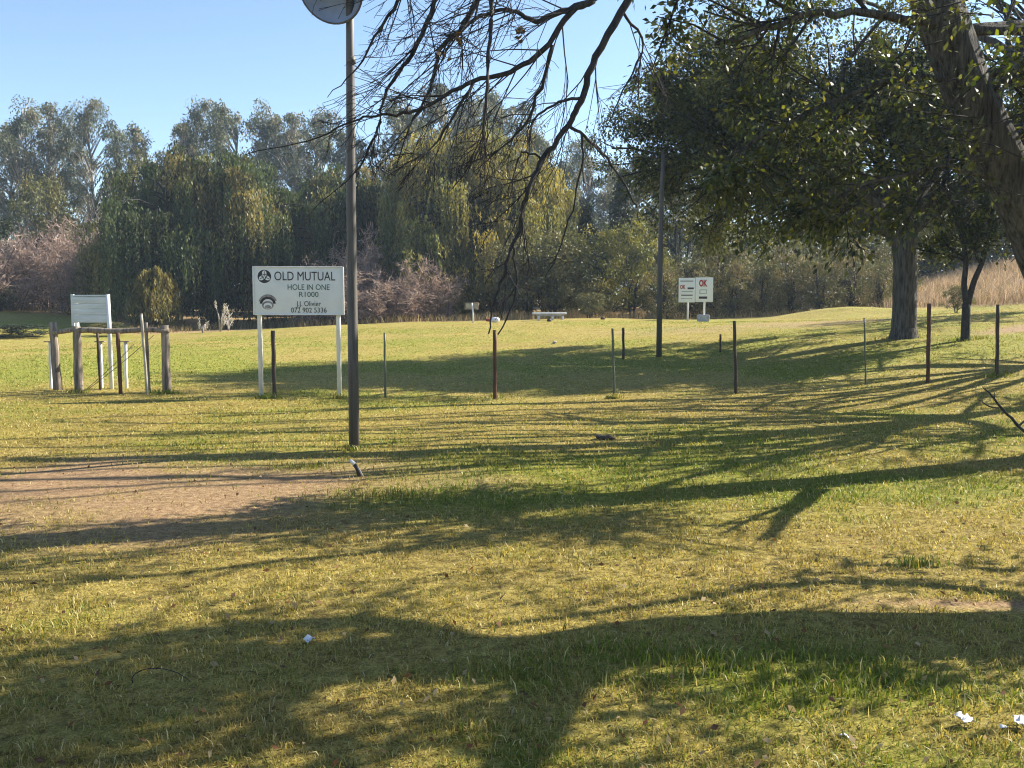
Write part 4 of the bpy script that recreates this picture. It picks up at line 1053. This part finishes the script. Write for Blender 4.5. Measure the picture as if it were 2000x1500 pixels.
def hole_sign():
    Y = 17.1; s = FPX / Y
    b = P(587, 778, Y)
    root = thing('sign_board', 'large white hole in one sign on two white pipe legs', 'sign', b, None, math.radians(7))
    W, Hh = 174 / s * 0.98, 92 / s; z0 = (778 - 614) / s; zc = z0 + Hh / 2
    A = Acc(); A.box((0, 0, zc), (W - 0.016, 0.03, Hh - 0.016), None, 0.003); bd = part('board', A, M['board'], root)
    A = Acc()
    for c, sz in [((-W / 2, .012, zc), (0.03, 0.085, Hh + 0.012)), ((W / 2, .012, zc), (0.03, 0.085, Hh + 0.012)), ((0, .012, zc + Hh / 2), (W - 0.032, 0.085, 0.022)), ((0, .012, zc - Hh / 2), (W - 0.032, 0.085, 0.022))]:
        A.box(c, sz, None, 0.004)
    part('frame', A, M['white'], root)
    for px in (513, 664):
        x = (px - 589) / s
        A = Acc(); A.tube([(x, 0.055, -0.2), (x, 0.055, zc), (x, 0.055, zc + Hh * .4)], 0.040, 14); part('leg', A, M['white'], root, True)
    yf = -0.0185
    X = lambda px: (px - 584) / s
    Z = lambda py: (778 - py) / s
    text(root, 'OLD MUTUAL', X(596), yf, Z(540.5), 116 / s, 24.5 / s, M['ink'], 'CENTER', 0.0)
    text(root, 'HOLE IN ONE', X(603), yf, Z(561.5), 80 / s, 15.5 / s, M['ink_green'])
    text(root, 'R1000', X(603), yf, Z(575.5), 37 / s, 14.5 / s, M['ink_green'])
    text(root, 'J.J. Olivier', X(603), yf, Z(593.5), 47 / s, 14 / s, M['ink'])
    text(root, '072 902 5336', X(603), yf, Z(606), 68 / s, 14 / s, M['ink'])
    # round emblem: dark outer segments, three anchor heads meeting at the centre
    cx, cz, r = X(519.5), Z(540.5), 12.8 / s
    t = np.linspace(0, 2 * math.pi, 29)[:-1]
    poly(root, 'emblem_disc', np.c_[cx + r * np.cos(t), cz + r * np.sin(t)], yf, M['ink'])
    c0 = np.array([cx, cz])
    for k, ang in enumerate((90, 210, 330)):
        d = np.array([math.cos(math.radians(ang)), math.sin(math.radians(ang))]); q = np.array([-d[1], d[0]])
        tt = np.linspace(0, 2 * math.pi, 17)[:-1]
        pet = c0 + d * (0.46 * r) + np.outer(np.cos(tt), d) * 0.44 * r + np.outer(np.sin(tt), q) * 0.33 * r
        poly(root, 'emblem_petal', pet, yf - 0.0012 - 0.0004 * k, M['board'])
        st = np.array([c0 + d * .1 * r - q * .05 * r, c0 + d * .1 * r + q * .05 * r, c0 + d * .78 * r + q * .05 * r, c0 + d * .78 * r - q * .05 * r])
        poly(root, 'emblem_anchor', st, yf - 0.0030, M['ink'])
        ar = ring_poly(0, 0, .16 * r, .27 * r, ang + 100, ang + 260, 9) + c0 + d * .42 * r
        poly(root, 'emblem_anchor', ar, yf - 0.0034, M['ink'])
    # printed picture of a golf hole with a ball
    hx, hz = X(525), Z(589)
    poly(root, 'print', ring_poly(hx, hz - 4 / s, 11 / s, 18 / s, 20, 165, 16, 1.0), yf, M['ink_brown'])
    poly(root, 'print', ring_poly(hx, hz - 5 / s, 10 / s, 14.5 / s, 5, 175, 16, 1.05), yf - 0.001, M['ink'])
    t = np.linspace(0, 2 * math.pi, 20)[:-1]
    poly(root, 'print', np.c_[hx + 11 / s * np.cos(t), hz - 7 / s + 8 / s * np.sin(t)], yf - 0.0015, M['ink_brown'])
    poly(root, 'print', np.c_[hx + 8 / s * np.cos(t), hz - 8 / s + 6 / s * np.sin(t)], yf - 0.0025, M['board'])
    poly(root, 'print', np.c_[hx + 6 / s * np.cos(t), hz - 10 / s + 3.2 / s * np.sin(t)], yf - 0.0032, M['ink_brown'])
hole_sign()

def slat_sign():
    Y = 17.9; s = FPX / Y
    b = P(183, 762, Y)
    root = thing('slat_sign', 'blank grey slatted board on white posts behind the timber rail', 'sign', b)
    X = lambda px: (px - 183) / s
    Z = lambda py: (762 - py) / s
    edges = [580, 592.5, 603.5, 615, 630]
    for k in range(4):
        A = Acc(); h = (edges[k + 1] - edges[k]) / s
        A.box((X(181.5), 0.004 * (k % 2), Z((edges[k] + edges[k + 1]) / 2)), (64 / s, 0.03, h - 0.002), None, 0.006); part('slat', A, M['board_grey'], root)
    A = Acc(); A.box((X(147), 0.02, Z(606)), (5.5 / s, 0.05, 62 / s), None, .004); A.box((X(181), 0.028, Z(577.6)), (68 / s, 0.05, 3 / s), None, .003); part('frame', A, M['board_grey'], root)
    A = Acc(); A.tube([(X(218.5), 0, -.2), (X(218), 0, 1), (X(216.5), 0, Z(575))], 0.037, 12); part('post', A, M['white'], root, True)
    A = Acc(); A.tube([(X(153), 0.075, -.2), (X(152), 0.075, 1), (X(151), 0.075, Z(585))], 0.034, 12); part('post', A, M['white'], root, True)
slat_sign()

def panel_sign():
    Y = 44; s = FPX / Y
    b = P(1357, 629, Y); b[2] = g1(b[0], b[1])
    root = thing('panel_sign', 'far white two panel sign with red letters, one leg in a concrete block', 'sign', b, None, math.radians(-4))
    X = lambda px: (px - 1357) / s
    Z = lambda py: (629 - py) / s
    for x0, x1, dz in ((1325, 1356.5, 0), (1357.5, 1391, 0.02)):
        A = Acc(); A.box(((X(x0) + X(x1)) / 2, 0.01 * dz, (Z(544.5) + Z(592)) / 2 + dz), ((x1 - x0) / s, 0.05, 47.5 / s), None, 0.006); part('panel', A, M['board'], root)
    for px, y0 in ((1343.5, 0.07), (1375, 0.07)):
        A = Acc(); A.tube([(X(px), y0, -0.2), (X(px), y0, 0.8), (X(px), y0, Z(560))], 0.045, 10); part('leg', A, M['white'], root, True)
    A = Acc(); A.box((X(1373.5), 0.05, Z(625.5)), (22 / s, 0.42, 19 / s), None, 0.03); part('concrete_block', A, M['concrete'], root)
    yf = -0.029
    text(root, 'OK', X(1332.5), yf, Z(562.5), 10.5 / s, 10.5 / s, M['ink_red'], 'CENTER', 0.04)
    text(root, 'OK', X(1371.5), yf, Z(555.5), 16 / s, 17 / s, M['ink_red'], 'CENTER', 0.05)
    for x0, x1, y0, y1, m in [(1328, 1353, 549.5, 552.5, 'ink_grey'), (1342, 1354, 563, 566.5, 'ink'), (1331, 1352, 570, 572, 'ink_grey'), (1330, 1352, 577, 579, 'ink'), (1330, 1351, 584, 585.5, 'ink_grey'), (1365, 1379, 567, 568.5, 'ink_grey'), (1365, 1379, 574, 575.5, 'ink_grey'), (1365, 1366.5, 567, 575, 'ink_grey'), (1377.5, 1379, 567, 575, 'ink_grey'), (1364, 1380, 580.5, 585, 'ink')]:
        poly(root, 'print', [(X(x0), Z(y1)), (X(x1), Z(y1)), (X(x1), Z(y0)), (X(x0), Z(y0))], yf - .001 * (1 if y1 - y0 < 5 and x1 - x0 < 2 else 0), M[m])
panel_sign()

def small_sign():
    Y = 43.5; s = FPX / Y
    b = P(924, 635, Y); b[2] = g1(b[0], b[1])
    root = thing('small_sign', 'small brown board on a single pale post at the field edge', 'sign', b)
    A = Acc(); A.tube([(0.01, 0, -.15), (0, 0, 0.5), (-0.05, 0, 39 / s)], 0.038, 8); part('post', A, M['white'], root, True)
    A = Acc(); A.box((-.06, 0.055, 33 / s), (24 / s, 0.02, 11 / s), None, .003); part('board', A, M['board_old'], root)
    A = Acc()
    for c, sz in [((-.06, .055, 39 / s), (26.5 / s, .045, 1.6 / s)), ((-.06, .055, 27 / s), (26.5 / s, .045, 1.6 / s)), ((-.06 - 12.6 / s, .055, 33 / s), (1.6 / s, .045, 10.2 / s)), ((-.06 + 12.6 / s, .055, 33 / s), (1.6 / s, .045, 10.2 / s))]:
        A.box(c, sz)
    part('frame', A, M['timber'], root)
small_sign()

def bench():
    Y = 43.5; s = FPX / Y
    b = P(1073, 626, Y); b[2] = g1(b[0], b[1])
    root = thing('park_bench', 'low whitewashed concrete bench at the far field edge', 'bench', b, None, math.radians(3))
    A = Acc(); A.box((0, 0, 13 / s), (66 / s, 0.42, 3.6 / s), None, 0.02); part('seat', A, M['concrete_white'], root)
    A = Acc(); A.box((0.02, -.12, 9.2 / s), (54 / s, 0.06, 3.2 / s), None, 0.01); part('apron', A, M['concrete'], root)
    for x in (-21, 6, 26):
        A = Acc(); A.box((x / s, 0.0, 3.2 / s), (3.4 / s, 0.34, 8.6 / s), None, .012); part('leg', A, M['concrete_white'], root)
bench()

# round things on the ground near the bench
def lump(name, label, cat, g, size, mat, seed, flat=0.8):
    import bmesh
    bm = bmesh.new(); bmesh.ops.create_icosphere(bm, subdivisions=3, radius=1)
    r = np.random.default_rng(seed); k = r.normal(0, 1, (6, 3)); ph = r.uniform(0, 6, 6)
    for v in bm.verts:
        d = np.array(v.co[:]); w = 1 + 0.09 * sum(math.sin(2.2 * (d @ k[i]) + ph[i]) for i in range(6))
        v.co = Vector((d[0] * w * size[0], d[1] * w * size[1], d[2] * w * size[2]))
    for f in bm.faces: f.smooth = True
    me = bpy.data.meshes.new(name); bm.to_mesh(me); bm.free(); me.materials.append(mat)
    o = link(name, me, None, (g[0], g[1], g[2] + size[2] * flat * 0.6)); tag(o, label, cat); return o
lump('clod', 'small dark lump lying under the white bench', 'clod', ground(1072, 628), (0.10, 0.10, 0.08), M['rubber'], 1)  # black lump marking the dark spot beneath the seat
lump('clod', 'small brown clod on the crest right of the white bench', 'clod', ground(1177, 624), (0.10, 0.10, 0.07), M['clod'], 2)
lump('clod', 'dark soil clod in the shadow band on the near lawn', 'clod', ground(1180, 858), (0.10, 0.08, 0.035), M['clod'], 3)
lump('clod', 'small light clod on the mown field below the bench', 'clod', ground(1083, 671), (0.06, 0.06, 0.05), M['stone'], 4)

def bag(label, g, yaw, L, mat, mat2):
    root = thing('golf_bag', label, 'bag', g, None, yaw)
    A = Acc(); A.tube([(-L / 2, 0, .12), (-L / 2 + .05, 0, .13), (0, 0, .14), (L / 2 - .05, 0, .13), (L / 2, 0, .12)], [.06, .11, .12, .11, .07], 10); part('body', A, mat, root, True)
    A = Acc(); A.tube([(-L / 2 - .02, 0, .13), (-L / 2 - .22, .02, .12)], [.07, .05], 8); part('flap', A, mat2, root, True)
bag('small white and red bag lying on the grass crest left of the bench', ground(967, 631), math.radians(-8), 0.36, M['concrete_white'], M['ink_red'])

# ------------------------------------------------------------------ timber rail with pipes and wires
def rail():
    Y = 17.3; s = FPX / Y
    b = P(215, 768, Y); b[2] = g1(b[0], b[1])
    root = thing('timber_rail', 'weathered round timber rail frame on three thick posts', 'rail', b)
    L = lambda px, py, dy=0.0: P(px, py, Y + dy) - b
    def post(bot, top, r0, r1, mat, k=12, kn=True):
        t = np.linspace(0, 1, 8)[:, None]; q = bot + (top - bot) * t
        r = np.linspace(r0, r1, 8) * (1 + 0.05 * np.sin(np.arange(8) * 2.1 + bot[0] * 5))
        q[:, :2] += 0.006 * np.sin(np.arange(8)[:, None] * 1.7 + np.array([0, 2]))
        q[0, 2] -= 0.2
        A = Acc(); A.tube(q, r, k); return A
    for bx, tx_, ty_, dy in [(113, 103, 629, 0.5), (154, 150, 638, -0.0), (326, 322, 635, 0.1)]:
        bt = L(bx, 764, dy); bt[2] = g1(bt[0] + b[0], bt[1] + b[1]) - b[2]
        part('post', post(bt, L(tx_, ty_, dy), 0.080, 0.068, M['timber']), M['timber'], root, True)
    A = post(L(150, 646, -0.02), L(326, 644, 0.06), 0.055, 0.05, M['timber']); A.V = [v + np.array([0, 0, 0]) for v in A.V]
    t = np.linspace(0, 1, 9)[:, None]; q = L(144, 646, -.02) * (1 - t) + L(330, 645, .08) * t; q[:, 2] += 0.012 * np.sin(np.arange(9) * 1.3)
    A = Acc(); A.tube(q, np.linspace(.052, .046, 9), 10); part('rail', A, M['timber'], root, True)
    q = L(104, 650, .45) * (1 - t) + L(152, 643, .05) * t
    A = Acc(); A.tube(q, np.linspace(.045, .042, 9), 10); part('rail', A, M['timber'], root, True)
rail()
def stake(name, label, bx, by, tx_, ty_, Y, r, mat, k=10, group=None, cap=None, knots=True):
    b = P(bx, by, Y); b[2] = g1(b[0], b[1]); t = P(tx_, ty_, Y) - b
    root = thing(name, label, 'post', b, group)
    u = np.linspace(0, 1, 7)[:, None]; q = t * u; q[1:-1, 0] += 0.004 * np.sin(np.arange(5) * 2 + bx); q[0, 2] -= 0.2
    A = Acc(); A.tube(q, r * (1 + 0.06 * np.sin(np.arange(7) * 1.9 + bx)) if knots else r, k); part('shaft', A, mat, root, True)
    if cap == 'plate':
        A = Acc(); A.box(t + np.array([0, 0, 0.01]), (0.19, 0.12, 0.016), None, .003); part('cap_plate', A, M['timber'], root)
    elif cap == 'tip':
        A = Acc(); A.tube([t + UP * .0005, t + UP * 0.012], [r * 1.06, r * 0.9], k); part('end_cap', A, mat, root, True)
    return root
stake('timber_stake', 'thin dark stake behind the timber rail, next to a white pipe stand', 196, 759, 190, 648, 17.75, 0.024, M['timber_dark'])
stake('timber_stake', 'brown stake in front of the timber rail, right of the tall white sign post', 236, 769, 230, 650, 17.15, 0.034, M['timber_red'])
stake('timber_stake', 'brown wooden stake behind the leaning pale pipe at the rail', 291, 768, 285, 630, 17.35, 0.030, M['timber'])
stake('steel_pipe', 'pale pipe leaning on the front of the timber rail, rising above it', 288, 771, 276, 614, 17.05, 0.023, M['board_old'], cap='tip')
stake('pipe_stand', 'short white pipe with a flat plate beside the thick left rail post', 100, 760, 98, 668, 18.1, 0.030, M['white'], cap='plate', knots=False)
stake('pipe_stand', 'short white pipe with a flat plate beside the thin dark stake', 199, 760, 196, 668, 18.1, 0.030, M['white'], cap='plate', knots=False)
stake('pipe_stand', 'short white pipe with a flat plate between tall sign post and leaning pipe', 247, 760, 245, 668, 18.1, 0.030, M['white'], cap='plate', knots=False)
for k, (a, c, lab) in enumerate([((163, 757), (262, 672), 'upper rusty brace wire slanting behind the timber rail'), ((166, 762), (300, 655), 'lower rusty brace wire slanting up to the rail end')]):
    p0 = P(*a, 17.5); p0[2] = g1(p0[0], p0[1]); p1 = P(*c, 17.5 if k == 0 else 17.42)
    root = thing('brace_wire', lab, 'wire', p0)
    u = np.linspace(0, 1, 9)[:, None]; q = (p1 - p0) * u; q[:, 2] -= 0.03 * np.sin(u[:, 0] * math.pi)
    A = Acc(); A.tube(q, 0.006, 5); part('wire', A, M['wire'], root, True)

# ------------------------------------------------------------------ fence posts
for lab, bx, by, ty_, tx_, Y, r, m in [
    ('dark brown fence post between the legs of the hole in one sign', 536, 776, 647, 533, 17.1, 0.036, 'timber_dark'),
    ('thin green steel fence post right of the lamp pole', 753, 777, 651, 751, 17.1, 0.020, 'green_steel'),
    ('brown timber fence post under the tips of the hanging branches', 967, 778, 646, 966, 17.1, 0.034, 'timber_red'),
    ('thin greenish fence post in front of the bench side of the field', 1200, 777, 643, 1196, 17.1, 0.021, 'green_steel'),
    ('slim dark fence post below the two panel sign', 1438, 767, 628, 1434, 17.3, 0.028, 'timber_dark'),
    ('very thin green fence post left of the shade tree trunk', 1691, 752, 622, 1688, 17.6, 0.015, 'green_steel'),
    ('tall dark fence post between shade tree trunk and forked tree', 1812, 747, 594, 1815, 17.3, 0.034, 'timber_red'),
    ('dark fence post right of the forked tree, last of the line', 1947, 734, 596, 1949, 17.6, 0.032, 'timber_dark')]:
    stake('fence_post', lab, bx, by, tx_, ty_, Y, r, M[m], group='post line across the lawn', cap='tip')
stake('marker_post', 'short dark marker post left of the far lamp pole', 1218, 698, 1217, 641, 23.8, 0.032, M['timber_dark'], cap='tip')
stake('marker_post', 'shortest dark marker post right of the far lamp pole', 1407, 695, 1407, 654, 24.2, 0.026, M['timber_dark'], cap='tip')

# ------------------------------------------------------------------ things lying on the near lawn
def broken_stake():
    g = ground(703, 930)
    root = thing('broken_stake', 'broken leaning stub of pipe with a white tip near the lamp pole foot', 'stake', g)
    A = Acc(); t = P(692, 907, g[1]) - g; A.tube([(0, 0, -.06), t * .5 + np.array([.01, 0, 0]), t], [.022, .020, .019], 9); part('stub', A, M['timber_dark'], root, True)
    A = Acc(); e = P(684, 898, g[1]) - g; A.tube([t, e], [.021, .012], 9); part('white_tip', A, M['white'], root, True)
    A = Acc(); A.tube([(-.02, -.02, .1), (.04, -.03, -.01)], [.008, .010], 6); part('splinter', A, M['stone'], root, True)
broken_stake()
def fallen_branch():
    g = ground(2010, 852); Y = g[1]
    root = thing('fallen_branch', 'bare forked stick rising from the grass at the lawn side', 'branch', g)
    T = Tree(77); D = lambda px, py, dy=0: P(px, py, Y + dy) - g
    T.path([D(2012, 856), D(1985, 826), D(1962, 802, -.1), D(1944, 781, -.1), D(1930, 766, -.05), D(1919, 755)], .022, .006, 7, 3, .004)
    T.path([D(1952, 797, -.1), D(1932, 794, -.05), D(1920, 786), D(1909, 780)], .011, .004, 6, 3, .003)
    T.path([D(1942, 779, -.1), D(1943, 770, -.1), D(1941, 764, -.12)], .007, .003, 5, 2)
    T.path([D(1990, 832), D(2010, 815, .1), D(2040, 800, .2)], .013, .005, 5, 3)
    A = T.wood
    if T.wood.V: part('stem', T.wood, M['bark_dark'], root, True)
    part('twig', T.thin, M['bark_dark'], root, True)
fallen_branch()

def paper(label, px, py, w, seed, rz):
    w = w * 0.75; g = ground(px, py); r = np.random.default_rng(seed); n = 7
    u, v = np.meshgrid(np.linspace(-.5, .5, n), np.linspace(-.4, .4, n))
    z = 0.022 + 0.75 * w * (fbm(u * 4 + seed, v * 4, seed, 3) - 0.3) + .45 * w * (0.5 - np.abs(u + .3 * v))
    k = (np.arange(n - 1)[:, None] * n + np.arange(n - 1)[None]).ravel()
    V = np.c_[u.ravel() * w, v.ravel() * w, z.ravel()]; V[:, :2] += r.normal(0, 0.04 * w, (n * n, 2))
    A = Acc(); A.add(V, np.c_[k, k + 1, k + n + 1, k + n]); A.add(V - np.array([0, 0, 0.0015]), np.c_[k, k + n, k + n + 1, k + 1])
    o = link('paper_scrap', A.mesh('paper_scrap', M['paper']), None, g); o.rotation_euler = (0.25, 0.1, rz)
    tag(o, label, 'litter')
paper('largest crumpled white paper scrap on the sunlit grass, folded like a tent', 1880, 1418, 0.085, 1, 0.4)
paper('flat torn white paper scrap right of the folded tent like one', 1988, 1424, 0.09, 2, 1.2)
paper('curled white paper sliver left of the other scraps', 1650, 1452, 0.045, 3, 2.0)
paper('tiny round white paper scrap between the two bigger scraps', 1955, 1430, 0.03, 4, 0.2)
paper('pinkish white scrap in the dark shadow band', 602, 1258, 0.06, 5, 0.9)

# fallen leaves
r = np.random.default_rng(91); n = 1100
Yl = np.exp(r.uniform(math.log(2.8), math.log(16), n)); Xl = r.uniform(-1, 1, n) * (0.56 * Yl + 0.8)
A = Acc(); c = np.c_[Xl, Yl, gz(Xl, Yl) + 0.016 + r.uniform(0, .02, n)]
cc = np.array([(0.17, 0.075, 0.035), (0.26, 0.15, 0.07), (0.42, 0.31, 0.17), (0.12, 0.065, 0.04), (0.36, 0.27, 0.15)])[r.integers(0, 5, n)]
A.leaves(c, np.c_[r.normal(0, 1, (n, 2)), r.normal(0, .5, n)], r.normal(0, .9, (n, 3)) + UP, r.uniform(.022, .05, n), r.uniform(.012, .028, n), cc)
o = link('leaf_litter', A.mesh('leaf_litter', M['dry'], False, True)); tag(o, 'scattered fallen brown oak leaves on the lawn', 'fallen leaves', None, 'stuff')
g = ground(290, 1335); T = Tree(3)
q, r = T.path([g + np.array([-.07, 0, 0.0]), g + np.array([-.065, 0, .035]), g + np.array([-.02, .01, .058]), g + np.array([.05, .02, .058]), g + np.array([.13, .02, .035]), g + np.array([.19, .0, .0])], .0028, .0014, 6, 5, 0.0006)
A = T.thin; A.V = [v - g for v in A.V]
o = link('curved_twig', A.mesh('curved_twig', M['bark_dark'], True), None, g); tag(o, 'thin arched dead twig in the dark shadow', 'twig')

# ------------------------------------------------------------------ haze: thin blue air over the field
HAZE = 0.0006
hm = bpy.data.materials.new('air'); hm.use_nodes = True; ht = hm.node_tree
for nd in list(ht.nodes): ht.nodes.remove(nd)
pv = ht.nodes.new('ShaderNodeVolumePrincipled'); ho = ht.nodes.new('ShaderNodeOutputMaterial')
pv.inputs['Color'].default_value = (0.68, 0.84, 1.0, 1); pv.inputs['Density'].default_value = HAZE; pv.inputs['Anisotropy'].default_value = 0.3
ht.links.new(pv.outputs[0], ho.inputs['Volume'])
A = Acc(); A.box((0, 40, 12), (6400, 10000, 34)); hz = link('haze', A.mesh('haze', hm)); tag(hz, 'thin bluish haze hanging over the field and trees', 'haze', None, 'stuff')
